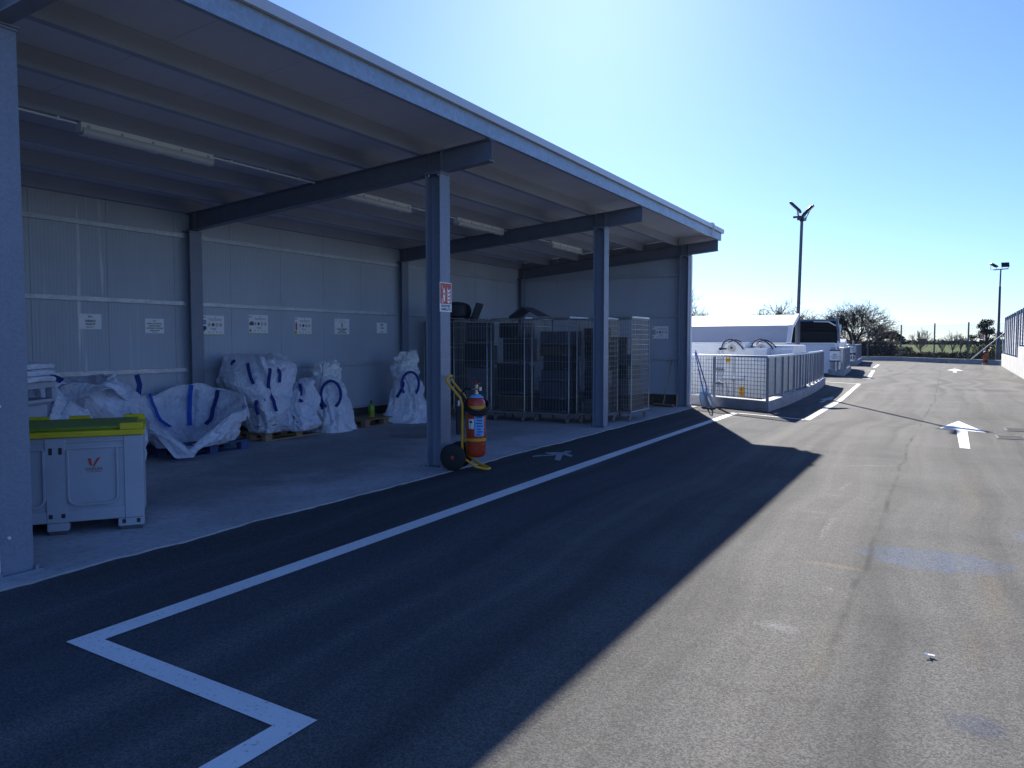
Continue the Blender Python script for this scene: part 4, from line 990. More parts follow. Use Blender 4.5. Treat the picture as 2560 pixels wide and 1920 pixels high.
# things piled on the cages
t = thing('office_chair', 'dark swivel chair lying on top of the cages beside the sign column', 'office chair', (-9.30, 14.35, 2.115), .3)
b = MB(); vs = Sack([(0,0,0,0,.16,.20,3),(.3,.05,0,0,.25,.26,3),(.7,.25,0,0,.24,.25,3),(.9,.32,0,0,.18,.2,3),(1,.34,0,0,.1,.1,2.5)], .015, 4, 3, 40, 20); vs.mesh(b); b.build('seat', M['tvdark'], t, smooth=60)
b = MB(); b.box(-.03,-.24,0,.03,.24,.42, T(.34,-.05,-.08) @ Matrix.Rotation(.38,4,'Y')); b.build('backrest', M['tvdark'], t, bevel=.02)
MB().tube([(.05,.0,.05),(.2,-.05,-.02),(.32,-.06,.02)], .016, 8).build('back_bar', M['tvdark'], t)
t = thing('tilted_panel', 'dark folded board propped like a roof on top of the cages near the back corner', 'board', (-7.60, 14.35, 2.085), 0)
b = MB(); b.prism([(-.30,-.0),(.0,.20),(.42,.01),(.42,.03),(.0,.225),(-.30,.025)], 'y', -.25, .25); b.build('board', M['tvgrey'], t)
b = MB(); b.prism([(-.30,.027),(.0,.227),(.0,.24),(-.30,.04)], 'y', -.262, -.24); b.build('edge_strip', M['appliance'], t)
t = thing('wide_broom', 'broom with a worn wooden head lying by the end wall', 'broom', (-6.02, 18.45, .014), -.35)
MB().box(-.3,-.04,.03,.3,.04,.075).build('head', M['wood'], t, bevel=.006); MB().box(-.29,-.03,0,.29,.03,.029).build('bristles', M['cardboard'], t)
MB().cyl((0,.0,.06),(-.02,.36,1.15),.012,8).build('handle', M['woodpale'], t)
# ---------------------------------------------------------------- fenced container bays
def along(pts, step):
    out = []; 
    for a, c in zip(pts[:-1], pts[1:]):
        a = Vector(a); c = Vector(c); n = max(1, int(round((c-a).length/step)))
        out += [a.lerp(c, k/n) for k in range(n)]
    return out + [Vector(pts[-1])]
def wall_mb(pts, w, z0, z1, M0=None):
    """A low wall that follows a polyline, mitred; w to the inner (left-hand) side."""
    P = [Vector(p) for p in pts]; N = len(P); outs = []; ins = []
    for i in range(N):
        d0 = (P[i]-P[i-1]).normalized() if i else (P[1]-P[0]).normalized(); d1 = (P[i+1]-P[i]).normalized() if i < N-1 else d0
        n0 = Vector((-d0.y, d0.x)); n1 = Vector((-d1.y, d1.x)); m = (n0+n1).normalized(); k = w/max(.35, m.dot(n0))
        outs.append(P[i]); ins.append(P[i]+m*k)
    vs = []; fs = []
    for o, i_ in zip(outs, ins): vs += [(o.x,o.y,z0),(o.x,o.y,z1),(i_.x,i_.y,z1),(i_.x,i_.y,z0)]
    for k in range(N-1):
        q = 4*k
        for j in range(4): fs.append((q+j, q+(j+1)%4, q+4+(j+1)%4, q+4+j))
    fs += [(3,2,1,0), tuple(4*(N-1)+j for j in range(4))]
    b = MB(); b._add(vs, fs); return b
FG = 'fenced container bays'
def bay_fence(label, side, front, zk=.25, zt=1.28):
    """side: mesh polyline ending at the front corner; front: sheet-panel polyline starting there."""
    t = thing('bay_fence', label, 'fence', (0,0,0), 0, FG)
    full = side + front[1:]
    wall_mb(full, .28, 0, zk).build('kerb_wall', M['kerb'], t, bevel=.012)
    ins = .10
    def inset(pts):
        P = [Vector(p) for p in pts]; out = []
        for i in range(len(P)):
            d0 = (P[i]-P[i-1]).normalized() if i else (P[1]-P[0]).normalized(); d1 = (P[i+1]-P[i]).normalized() if i < len(P)-1 else d0
            m = (Vector((-d0.y,d0.x))+Vector((-d1.y,d1.x))).normalized(); out.append(P[i]+m*ins)
        return out
    fi = inset(full); si = fi[:len(side)]; fr = fi[len(side)-1:]
    b = wall_mb([tuple(p) for p in inset(full)], .055, zt-.05, zt); b.build('top_rail', M['galv'], t, bevel=.006)
    for p, q in zip(si[:-1], si[1:]):
        L = (q-p).length; b = MB()
        n = int(L/.1)
        for k in range(n+1):
            c = p.lerp(q, k/n); b.tube([(c.x,c.y,zk+.03),(c.x,c.y,zt-.051)], .0062, 4)
        m = 9
        for k in range(m+1):
            z = zk+.05+(zt-.12-zk-.05)*k/m; b.tube([(p.x,p.y,z),(q.x,q.y,z)], .0062, 4)
        b.build('mesh_panel', M['darksteel'], t, smooth=0)
    for p in along(si, 1.6):
        b = MB(); b.box(p.x-.03,p.y-.03,zk+.002,p.x+.03,p.y+.03,zt-.052); b.build('post', M['post'], t)
    pts = along(fr, 1.35)
    for k, (p, q) in enumerate(zip(pts[:-1], pts[1:])):
        d = (q-p).normalized(); n = Vector((-d.y, d.x)); a = p+d*.035; c = q-d*.035
        b = MB(); vs = []
        for pt in (a, c):
            for off in (.008, .012):
                for z in (zk+.09, zt-.056): vs.append((pt.x+n.x*off, pt.y+n.y*off, z))
        b._add(vs, [(0,1,3,2),(4,6,7,5),(0,4,5,1),(2,3,7,6),(1,5,7,3),(0,2,6,4)])
        mid = a.lerp(c,.5)
        b.build('sheet_panel', M['galvpanel'], t, smooth=0)
        b = MB(); b.box(mid.x-.018, mid.y-.018, zk+.06, mid.x+.018, mid.y+.002, zt-.053, ); b.build('stiffener', M['post'], t)
    for p in pts[1:]:
        b = MB(); b.box(p.x-.03,p.y-.03,zk+.002,p.x+.03,p.y+.03,zt-.052); b.box(p.x-.07,p.y-.07,zk+.001,p.x+.07,p.y+.07,zk+.014); b.build('post', M['post'], t)
    return t
bay_fence('nearest bay fence, wire mesh on one side and galvanised sheets toward the yard', [(-8.2,21.36),(-5.07,19.28),(-3.49,18.25)], [(-3.49,18.25),(-3.44,20.2),(-3.46,22.0),(-3.52,24.4),(-3.60,26.6),(-3.74,29.0),(-3.92,31.2)])
bay_fence('middle bay fence carrying a white sign board, galvanised sheets over a low kerb', [(-7.6,43.6),(-5.2,41.2),(-4.12,38.9)], [(-4.12,38.9),(-4.3,42.5),(-4.5,46.0),(-4.83,49.1)], .26, 1.33)
bay_fence('farthest bay fence near the end of the yard', [(-8.5,60.0),(-6.4,58.4),(-5.2,56.4)], [(-5.2,56.4),(-5.45,61),(-5.7,65.5),(-6.0,69.8)], .3, 1.42)
# sign boards hung on the fences
def board(label, x, y, z0, z1, w, big, lower):
    t = thing('bay_sign', label, 'sign', (x, y, z0), 0, 'sign boards on the bay fences')
    b = MB().box(-w/2, -.012, 0, w/2, 0, z1-z0); b.build('board', M['signwhite'], t)
    b = MB(); b.box(-w/2-.02,-.016,-.06,w/2+.02,.012,-.002); b.box(-w/2-.02,-.016,z1-z0+.002,w/2+.02,.012,z1-z0+.05); b.build('clamp', M['lampblack'], t)
    F = T(0,-.0135,(z1-z0)/2) @ Matrix(((1,0,0,0),(0,0,-1,0),(0,1,0,0),(0,0,0,1)))
    b = MB(); h = z1-z0
    merge(b, text_mb(big[0], h*.2), F @ T(0, h*.1, 0)); 
    for k, s in enumerate(big[1:]): merge(b, text_mb(s, h*.11, w*(.7-.2*k)), F @ T(0, -h*(.12+.16*k), 0))
    b.build('lettering', M['ink'], t, smooth=0)
    b = MB(); b.box(.02,.02,-.9+.4,.08,.06,z1-z0+.35); b.build('post', M['galv'], t)
board('white sign board with dark clamps on the mesh of the middle bay', -4.58, 39.55, .72, 1.16, .46, ('EDA', 'INGOMBRANTI', 'EER 20 03 07'), 0)
board('white sign board on the mesh of the farthest bay', -5.55, 57.0, .86, 1.34, .46, ('EDA', 'LEGNO', 'EER 20 01 38'), 0)
t = thing('notice_panel', 'small pale notice low on the mesh of the farthest bay', 'notice', (-5.5, 56.85, .36))
MB().box(-.23,-.01,0,.22,0,.36).build('board', M['offwhite'], t); MB().box(-.12,-.014,.08,-.02,-.0105,.28).build('print', M['inkgrey'], t); MB().box(.04,-.014,.08,.13,-.0105,.28).build('print', M['inkgrey'], t)

# ---------------------------------------------------------------- open-top press containers
def container_lid(t, x0, x1, prof, th, m_out, m_in, ribs):
    n = len(prof); inner = []
    for i in range(n):
        d0 = Vector(prof[i]) - Vector(prof[i-1]) if i else Vector(prof[1]) - Vector(prof[0]); d1 = Vector(prof[i+1]) - Vector(prof[i]) if i < n-1 else d0
        d = (d0.normalized()+d1.normalized()).normalized(); nn = Vector((d.y, -d.x)); inner.append(Vector(prof[i]) + nn*th)
    b = MB(); b.prism([tuple(p) for p in prof] + [tuple(p) for p in reversed(inner)], 'x', x0, x1)
    lid = b.build('lid', m_out, t, smooth=0)
    return lid, inner
def sag_mat():
    m, nt, p = newmat('lid_sheet'); N = NT(nt)
    c = N.mix(N.ramp(N.noise(.9, 4, .6, (.5,1.6,1.6)), .35, .7), (.36,.38,.44), (.47,.48,.51))
    N.L(c, p.inputs['Base Color']); p.inputs['Roughness'].default_value = .6; p.inputs['Specular IOR Level'].default_value = .2
    N.L(N.bump(N.noise(1.3, 2, .5, (.45,.8,.8), .6), .35, .06), p.inputs['Normal']); return m
M['lidsheet'] = sag_mat(); M['contwhite'] = simple('container_white', (.82,.83,.84), .38, 0, .05, 2); M['contshade'] = simple('container_white_shaded', (.66,.72,.82), .4, 0, .06, 3)  # the bluish copy paints shade onto parts of the white containers
c1 = thing('press_container', 'white press container with hoses and a closed ridged lid, behind the nearest bay fence', 'container', (0,0,0), 0, 'waste containers in the bays')
MB().box(-11, 22.95, .02, -3.75, 25.2, 1.50).build('body', M['contwhite'], c1, bevel=.02)
MB().box(-11, 22.0, .02, -4.83, 22.94, 1.575).build('press_body', M['contwhite'], c1, bevel=.03)
MB().box(-4.829, 22.12, .02, -4.30, 22.93, 1.30).build('press_head', M['contshade'], c1, bevel=.02)
lid, inner = container_lid(c1, -11, -3.95, [(23.0,1.58),(23.35,2.06),(24.35,2.40)], .07, M['lidsheet'], None, 0)
b = MB(); pr = [(22.985,1.575),(23.335,2.075),(24.36,2.43)]; pi = [(23.11,1.57),(23.43,1.99),(24.38,2.30)]
b.prism(pr + list(reversed(pi)), 'x', -3.949, -3.83); b.build('lid_end_frame', M['white'], lid)
for (y0, y1, xa, xb, xs) in ((21.97, 22.45, -5.42, -4.26, 0), (22.47, 22.93, -4.72, -3.68, 1)):
    b = MB(); zt = 1.555 if not xs else 1.575
    prof = [(xa, 1.45), (xa+.06, 1.52), (xa+.16, zt), (xa+.30, zt), (xa+.55, 1.425), (xb, 1.43), (xb, .04 if not xs else 1.0), (xa, .04 if not xs else 1.0)]
    b.prism(prof, 'y', y0, y1); r_ = b.build('ram_housing', M['contwhite'], c1, bevel=.015)
    b = MB(); b.lathe([(0,-.012),(.09,-.012),(.105,0),(.105,.012),(0,.013)], 28, T(xa+.20, y0-.014, 1.425) @ Matrix.Rotation(math.pi/2,4,'X')); b.build('pivot_disc', simple('pivot_cream', (.50,.47,.40), .45), r_)
    b = MB(); b.lathe([(0,-.02),(.035,-.02),(.035,.01),(0,.011)], 16, T(xa+.20, y0-.026, 1.43) @ Matrix.Rotation(math.pi/2,4,'X')); b.cyl((xa-.12,y0-.02,1.40),(xa+.06,y0-.02,1.41),.02,10); b.cyl((xa-.14,y0-.02,1.40),(xa-.10,y0-.02,1.40),.034,12); b.build('coupling', M['lampblack'], r_)
    for dy, x0_, x1_, hh in ((-.035, xa-.08, xa+.52, .27), (.12, xa+.02, xa+.60, .25)):
        pts = [V3(x0_ + (x1_-x0_)*k/14, y0+dy, 1.40 + hh*math.sin(math.pi*(k/14)**.75)**.8 if 0 < k < 14 else 1.39) for k in range(15)]
        b = MB(); b.tube(pts, .018, 7); b.build('hydraulic_hose', M['black'], r_, smooth=80)
    b = MB(); b.box(xb-.35, y0-.006, 1.05, xb-.02, y0-.001, 1.38); b.build('access_plate', M['contshade'], r_)
b = MB(); b.box(-4.5,22.55,1.431,-4.42,22.7,1.52); b.build('lamp_box', M['offwhite'], c1)
for x in (-5.60, -5.50): 
    b = MB(); b.cyl((x,21.93,.05),(x,21.93,1.36),.022,8); b.build('riser_pipe', M['offwhite'], c1)
for z in (.42, .82): 
    b = MB(); b.box(-5.66,21.89,z,-5.44,21.965,z+.03); b.build('pipe_clamp', M['darksteel'], c1)
b = MB(); b.tube([(-5.75,21.93,.03),(-5.75,21.93,.35),(-5.70,21.93,.45),(-5.55,21.93,.5),(-5.40,21.93,.45),(-5.35,21.93,.35),(-5.35,21.93,.03)], .03, 8); b.build('base_pipe', M['offwhite'], c1)
b = MB(); b.box(-5.155,21.955,.03,-5.14,21.968,1.2); b.build('vertical_rib', M['inkgrey'], c1)
b = MB(); b.prism([(21.90,.58),(21.968,.58),(21.968,.68)], 'x', -5.45, -4.86); b.build('ledge', M['contwhite'], c1)
for x0, z0, x1, z1 in ((-5.37,1.03,-5.25,1.16), (-5.0,.22,-4.86,.36), (-5.0,.10,-4.86,.21)):
    b = MB(); b.box(x0,21.950,z0,x1,21.958,z1); w = b.build('warning_sticker', M['hazard'], c1)
    cx, cz, r = (x0+x1)/2, (z0+z1)/2, (z1-z0)*.2
    b = MB(); b.poly([(cx-r,21.948,cz-r*.8),(cx+r,21.948,cz-r*.8),(cx,21.948,cz+r)]); b.build('warning_symbol', M['ink'], w, smooth=0)
MB().box(-4.80,22.08,.12,-4.72,22.115,.42).build('red_marker', simple('dull_red', (.35,.12,.12), .5), c1)

c2 = thing('press_container', 'white container with its dark ribbed lid standing open, behind the middle bay fence', 'container', (0,0,0), 0, 'waste containers in the bays')
MB().box(-12, 40.8, .05, -4.75, 43.2, 1.49).build('body', M['contshade'], c2, bevel=.02)
inside = simple('dark_lid_inside', (.022,.022,.022), .7, 0, .25, 3)
b = MB(); b.prism([(42.9,1.53),(42.75,2.1),(42.0,2.66),(41.98,2.70),(42.82,2.13),(42.98,1.53)], 'x', -12, -4.86); l2 = b.build('lid', inside, c2, smooth=0)
b = MB(); b.prism([(41.9,2.64),(41.98,2.72),(42.06,2.70),(42.0,2.62)], 'x', -12, -4.86); b.build('lid_lip', M['galvpanel'], l2)
b = MB(); b.prism([(43.02,1.53),(42.86,2.16),(41.95,2.74),(41.85,2.62),(42.66,2.08),(42.80,1.53)], 'x', -4.858, -4.74); b.build('lid_end_frame', M['galvpanel'], l2)
for z, y in ((1.75, 42.84), (1.95, 42.79), (2.28, 42.51), (2.48, 42.24)):
    b = MB(); b.box(-12, y-.06, z-.012, -4.87, y-.012, z+.012); b.build('lid_rib', inside, l2)
b = MB(); b.tube([(-5.9,42.0,2.62),(-5.2,41.99,2.60),(-4.86,41.97,2.40)], .035, 6); b.build('lid_brace', M['offwhite'], l2)
b = MB(); b.box(-12, 40.7, 1.491, -4.75, 40.85, 1.55)
b.build('rim', M['white'], c2)
MB().cyl((-4.55,40.4,.1),(-4.55,40.4,1.62),.045,10).build('corner_post', M['white'], c2)
MB().tube([(-4.8,40.3,.25),(-4.35,40.3,.25),(-4.35,40.3,.6)], .03, 8).build('base_pipe', M['offwhite'], c2)
c3 = thing('press_container', 'white container with a tilted lid seen edge-on, behind the farthest bay fence', 'container', (0,0,0), 0, 'waste containers in the bays')
MB().box(-14, 58.5, .05, -6.1, 61, 1.45).build('body', M['contwhite'], c3, bevel=.02)
lid, inner = container_lid(c3, -14, -6.75, [(58.5,1.62),(58.7,2.2),(59.4,2.72)], .08, M['lidsheet'], None, 0)
b = MB(); b.prism([(58.45,1.6),(58.62,2.24),(59.42,2.80),(59.5,2.66),(58.86,2.1),(58.72,1.6)], 'x', -6.749, -6.5); b.build('lid_end_frame', M['contshade'], lid)
t = thing('white_cabinet', 'small white pitched-roof cabinet between the middle and farthest bays', 'cabinet', (-5.6, 50.8, 0))
MB().box(-.30,-.4,0,.28,.4,1.52).build('body', M['contwhite'], t, bevel=.01)
b = MB(); b.prism([(-.5,1.521),(.5,1.521),(.5,1.57),(.0,1.76),(-.5,1.57)], 'x', -.34, .33); b.build('roof', M['white'], t)

# ---------------------------------------------------------------- shovels leaning at the fence
def shovel(label, foot, top, spin):
    t = thing('shovel', label, 'shovel', foot, 0, 'blue-handled shovels')
    d = (Vector(top)-Vector(foot)); L = d.length; R = d.to_track_quat('Z','Y').to_matrix().to_4x4() @ RZ(spin)
    b = MB(); vs = []; fs = []; nu, nv = 8, 10
    for j in range(nv+1):
        v = j/nv; hw = .125*(1 - .35*max(0, v-.75)/.25)
        for i in range(nu+1):
            u = i/nu*2-1; vs.append(R @ V3(u*hw, -.05*(1-u*u) - .03*v + .02, v*.40))
    for j in range(nv):
        for i in range(nu): o = j*(nu+1)+i; fs.append((o,o+1,o+nu+2,o+nu+1))
    b._add(vs, fs); o = b.build('blade', M['shovel'], t, smooth=60); o.modifiers.new('sheet','SOLIDIFY').thickness = .004
    b = MB(); b.tube([R @ V3(0,-.02,.33), R @ V3(0,-.03,.42), R @ V3(0,-.0,.56)], [.015,.024,.020], 10); b.build('socket', M['skyblue'], t)
    b = MB(); b.cyl(R @ V3(0,0,.54), R @ V3(0,0,L), .014, 10); b.build('handle', M['dusk_blue'], t)
shovel('front blue-handled shovel with a wide pale blade, leaning by the shed corner', (-4.87,18.72,.01), (-5.42,19.10,1.38), .35)
shovel('rear blue-handled shovel tucked between the shed corner and the other shovel', (-5.08,18.93,.01), (-5.45,19.16,1.34), -.9)

# ---------------------------------------------------------------- lamp posts
t = thing('lamp_post', 'slim dark lamp post with two wing-like floodlights behind the nearest bay fence', 'lamp post', (-4.12, 26.0, 0))
b = MB(); b.tube([(0,0,0),(0,0,2.3),(0,0,2.32),(0.06,0,5.48)], [.075,.07,.055,.045], 14); b.build('pole', M['darksteel'], t, smooth=50)
b = MB(); b.box(-.16,-.28,5.44,.16,-.22,5.50); b.box(-.03,-.25,5.40,.15,.25,5.46); b.box(-.12,.20,5.44,.16,.26,5.50); b.cyl((.06,0,5.36),(.06,0,5.5),.06,12); b.build('crossbar', M['lampblack'], t)
def flood(o, tilt, rz):
    B = T(*o) @ RZ(rz) @ Matrix.Rotation(tilt, 4, 'Y')
    h = MB(); h.box(-.23,-.12,-.033,.23,.12,.033, B)
    h.box(-.18,-.09,.034,.18,.09,.050, B)
    f = h.build('floodlight', M['lampblack'], t, bevel=.015)
    g = MB(); g.box(-.20,-.10,-.038,.20,.10,-.034, B); g.build('glass', M['offwhite'], f)
    k = MB(); a = V3(o[0]*.5+.03, o[1], 5.47)
    k.tube([B @ V3(.10,-.17,-.0), a+V3(0,-.15,.05), a+V3(0,.15,.05), B @ V3(.10,.17,0)], .014, 6); k.build('yoke', M['lampblack'], f)
flood((-.10,-.24,5.77), math.radians(45), 0.1); flood((.20,.22,5.71), math.radians(-45), 0.1)
t = thing('lamp_post', 'far lamp post with two square floodlights on a crossbar, in the yard corner', 'lamp post', (3.11, 63.65, 0))
b = MB(); b.tube([(0,0,0),(0,0,2.3),(0,0,2.32),(0,0,5.4),(0,0,5.42),(0.02,0,6.58)], [.13,.11,.09,.075,.055,.045], 14); b.build('pole', M['darksteel'], t, smooth=50)
MB().tube([(-.42,0,6.55),(.45,0,6.6)], .035, 8).build('crossbar', M['darksteel'], t)
for sx, tilt, yaw in ((-.40, 28, .5), (.27, 62, .15)):
    B = T(sx, -.05, 6.87) @ RZ(yaw) @ Matrix.Rotation(math.radians(tilt), 4, 'X' if sx > 0 else 'Y')
    h = MB(); h.box(-.24,-.17,-.05,.24,.17,.05,B); f = h.build('floodlight', M['lampblack'], t, bevel=.02)
    k = MB(); k.tube([B @ V3(-.22,0,0), V3(sx-.18,0,6.57), V3(sx+.18,0,6.57), B @ V3(.22,0,0)], .02, 6); k.build('yoke', M['galv'], f)

# ---------------------------------------------------------------- end wall, wire fence, right-hand wall and its steel fence
FW = [(3.55,60.9),(2.5,63.9),(1.41,65.15),(-.81,67.93),(-3.34,72.3),(-6.25,72.9),(-12,74.5)]
t = thing('boundary_wall', 'long low concrete wall closing the far end of the yard', 'wall', (0,0,0))
b = wall_mb(list(reversed(FW)), .22, -.05, .34); b.build('wall', M['kerb'], t, bevel=.01)
t = thing('wire_fence', 'tall wire fence with slim posts on the low wall at the end of the yard', 'fence', (0,0,0))
PO = [(-11.6,74.6),(-8.7,73.75),(-5.86,72.95),(-3.31,72.42),(-.82,68.05),(1.36,65.27),(3.45,61.3)]
for x, y in PO:
    b = MB(); b.cyl((x,y,.342),(x,y,2.98),.052,10); b.lathe([(.052,2.98),(.055,3.0),(0,3.02)],10,T(x,y,0)); b.build('post', M['darksteel'], t)
b = MB(); b.cyl((1.58,65.1,.345),(3.42,61.45,2.25),.04,8); b.build('brace', M['galv'], t)
M['wire'] = simple('fence_wire', (.14,.15,.16), .5, .3)
for (a, c) in zip(PO[:-1], PO[1:]):
    a = Vector((*a,0)); c = Vector((*c,0)); L = (c-a).length; b = MB(); H0, H1 = .36, 2.85; hh = H1-H0
    for z in (H0, 1.6, H1): b.tube([a+V3(0,0,z), c+V3(0,0,z)], .004, 3)
    st = .11; n = int((L+hh)/st)
    for s in (0, 1):
        for k in range(n):
            u0 = k*st - hh; u1 = k*st; z0, z1 = H0, H1
            if u0 < 0: z0 = H0 - u0; u0 = 0
            if u1 > L: z1 = H1 - (u1-L); u1 = L
            if z1 - z0 < .02: continue
            if s: u0, u1 = L-u0, L-u1
            b.tube([a.lerp(c, u0/L)+V3(0,0,z0), a.lerp(c, u1/L)+V3(0,0,z1)], .0026, 3)
    b.build('mesh_panel', M['wire'], t, smooth=0)
t = thing('fence_sign', 'small red and white sign hanging on the wire fence near the corner', 'sign', (2.16, 63.85, 1.78), -.9)
MB().box(-.17,-.01,0,.17,0,.34).build('board', M['signred'], t); MB().box(-.13,-.014,.08,-.08,-.011,.27).build('print', M['signwhite'], t); MB().box(.02,-.014,.08,.07,-.011,.27).build('print', M['signwhite'], t)

t = thing('concrete_wall', 'pale concrete wall along the right side of the yard, stepped up near its middle', 'wall', (0,0,0))
def wx(y): return 2.93 + (y-39.7)*.0128
b = MB(); pts = [(wx(61.4),61.4),(wx(44.5),44.5)]
wall_mb([(wx(44.52),44.52),(wx(61.3),61.3)][::-1], .25, -.03, .80).build('low_part', M['whitewall'], t, bevel=.01)
wall_mb([(wx(10),10),(wx(44.5),44.5)][::-1], .25, -.03, 1.37).build('high_part', M['whitewall'], t, bevel=.01)
t = thing('steel_fence', 'blue-grey steel fence of upright posts and louvred sheets on the pale wall', 'fence', (0,0,0))
M['fenceblue'] = simple('blue_grey_fence', (.12,.16,.24), .5, .1, .15, 3)
def louvre():
    m, nt, p = newmat('fence_louvre'); N = NT(nt); z = N.xyz()[2]
    N.L(N.mix(N.ramp(N.noise(1.2, 3, .6, (1,1,.4)), .4, .7), (.11,.15,.23), (.20,.25,.34)), p.inputs['Base Color']); p.inputs['Roughness'].default_value = .4; p.inputs['Metallic'].default_value = .2
    N.L(N.bump(N.math('SINE', N.math('MULTIPLY', z, 100)), .6, .02), p.inputs['Normal']); return m
M['louvre'] = louvre()
ys = [59.8,57.76,55.6,53.7,51.95,50.05,47.95,46.6,44.9,43.2,41.5,39.8,38.1,36.4]
for y in ys:
    x = wx(y)+.12; zb = .802 if y > 44.6 else 1.372
    b = MB(); b.box(x-.05,y-.06,zb,x+.05,y+.06,3.15); b.box(x-.051,y-.061,3.151,x+.051,y+.061,3.17); b.build('post', M['fenceblue'], t)
for a, c in zip(ys[:-1], ys[1:]):
    x0, x1 = wx(a)+.12, wx(c)+.12; zb = .86 if c > 44.6 else 1.43; b = MB()
    b._add([(x0+.0,a-.065,zb),(x1+.0,c+.065,zb),(x1+.0,c+.065,2.97),(x0+.0,a-.065,2.97),(x0+.03,a-.065,zb),(x1+.03,c+.065,zb),(x1+.03,c+.065,2.97),(x0+.03,a-.065,2.97)],
           [(0,1,2,3),(7,6,5,4),(0,4,5,1),(1,5,6,2),(2,6,7,3),(3,7,4,0)]); b.build('louvred_sheet', M['louvre'], t, smooth=0)
t = thing('pale_pipe', 'thin pale pipe standing where the wire fence meets the concrete wall', 'pipe', (3.28, 61.0, .81)); MB().tube([(0,0,0),(-.05,0,1.0),(-.06,0,1.05)], .03, 8).build('tube', M['offwhite'], t)

# small things on the asphalt
t = thing('litter_scrap', 'small crumpled white scrap on the sunlit asphalt near the bottom right', 'litter', (-.035, 4.42, .004))
b = MB(); rnd = random.Random(5)
for k in range(5):
    o = V3(rnd.uniform(-.018,.018), rnd.uniform(-.01,.01), .004+k*.0025); a = rnd.uniform(0,3)
    b.box(-.010,-.006,-.002,.010,.006,.003, T(*o) @ RZ(a) @ Matrix.Rotation(rnd.uniform(-.5,.5),4,'X'))
b.build('scrap', M['white'], t)
for (x, y, rz, lab) in ((.98, 15.35, .03, 'nearer dark iron drain grate beside the big road arrow'), (1.18, 16.75, .03, 'farther dark iron drain grate beside the big road arrow')):
    t = thing('drain_grate', lab, 'drain grate', (x, y, .004), rz, 'drain grates in the yard')
    b = MB(); b.box(-.22,-.26,0,.22,-.22,.005); b.box(-.22,.22,0,.22,.26,.005); b.box(-.22,-.219,0,-.18,.219,.005); b.box(.18,-.219,0,.22,.219,.005)
    for k in range(6): b.box(-.179,-.19+.07*k,.001,.179,-.165+.07*k,.004)
    b.build('frame', simple('grate_iron', (.05,.05,.05), .8, 0, .3, 20), t); MB().box(-.179,-.219,-.001,.179,.219,.0015).build('pit', M['lampblack'], t)
# ---------------------------------------------------------------- trees and scrub beyond the fence
M['bark'] = simple('winter_bark', (.060,.048,.044), .9, 0, .25, 3); M['barkpale'] = simple('pale_winter_bark', (.17,.15,.13), .9, 0, .25, 3)
def leafmat(name, a, b):
    m, nt, p = newmat(name); N = NT(nt)
    N.L(N.mix(N.ramp(N.noise(.9, 4, .65), .32, .68), a, b), p.inputs['Base Color']); p.inputs['Roughness'].default_value = .7
    p.inputs['Specular IOR Level'].default_value = .02; return m
M['leafdark'] = leafmat('evergreen_leaf', (.022,.034,.018), (.055,.072,.030)); M['leafpine'] = leafmat('pine_needle', (.016,.028,.016), (.036,.052,.024))
M['bramble'] = leafmat('bramble_leaf', (.028,.030,.016), (.070,.064,.034)); M['scrubbrown'] = leafmat('brown_scrub', (.045,.036,.032), (.085,.066,.054)); M['grass'] = leafmat('grass_blade', (.07,.11,.02), (.16,.21,.05))
def bare_tree(name, label, x, y, h, spread, seed, m='bark', levels=5, trunk=.22, low=.18, kids=(4,6), droop=0.0, r0=.16, upright=.0, twig=.012, ang=1.0, group='bare winter trees beyond the fence', z0=-.05):
    rnd = random.Random(seed); t = thing(name, label, 'tree', (x, y, z0), 0, group)
    tb = MB(); cb = MB()
    def grow(p, d, L, r, lev):
        n = 3 if lev else 4; pts = [p.copy()]; q = p.copy(); dd = d.copy()
        for k in range(n):
            dd = (dd + Vector((rnd.uniform(-1,1), rnd.uniform(-1,1), rnd.uniform(-.6,.9)))*(.16 if lev == 0 else .24) + V3(0,0,.05+upright*.1 - droop*.1*lev)).normalized()
            q = q + dd*(L/n); pts.append(q.copy())
        r1 = r*(.62 if lev < levels else .3)
        (tb if lev < 1 else cb).tube(pts, [r + (r1-r)*k/n for k in range(n+1)], 7 if lev == 0 else (5 if lev < 2 else 3))
        if lev >= levels: return
        c = rnd.randint(*kids)
        for k in range(c):
            u = rnd.uniform(.35, 1.0) if lev else rnd.uniform(.55, 1.0); i = min(int(u*n), n-1); s = pts[i].lerp(pts[i+1], u*n-i)
            a = rnd.uniform(0, 2*math.pi); w = (pts[i+1]-pts[i]).normalized(); o = w.orthogonal().normalized(); o = Quaternion(w, a) @ o
            an = rnd.uniform(.45, 1.05) if lev else rnd.uniform(.5, 1.25); an *= ang
            nd = (w*math.cos(an) + o*math.sin(an)); nd.x *= spread; nd.y *= spread; nd = nd.normalized()
            grow(s, nd, L*rnd.uniform(.58, .86) if lev else h*rnd.uniform(.28,.42), max(r1*rnd.uniform(.55,.85), twig), lev+1)
    grow(V3(0,0,0), V3(rnd.uniform(-.06,.06), rnd.uniform(-.06,.06), 1), h*low + .3, r0, 0)
    zmax = max(v[2] for v in cb.v); k = h/zmax
    for b in (tb, cb): b.v = [(v[0]*k, v[1]*k, v[2]*k) for v in b.v]
    tb.build('trunk', M[m], t, smooth=60); cb.build('branches', M[m], t, smooth=0)
    return t
bare_tree('bare_tree', 'bare branching tree showing behind the shed corner', -17.0, 60, 6.2, 1.15, 3, levels=5, low=.28, kids=(3,5), twig=.015)
bare_tree('bare_tree', 'bare spreading tree over the ridge of the nearest container', -14.4, 75, 5.9, 1.25, 8, levels=5, low=.3, kids=(4,5), twig=.018)
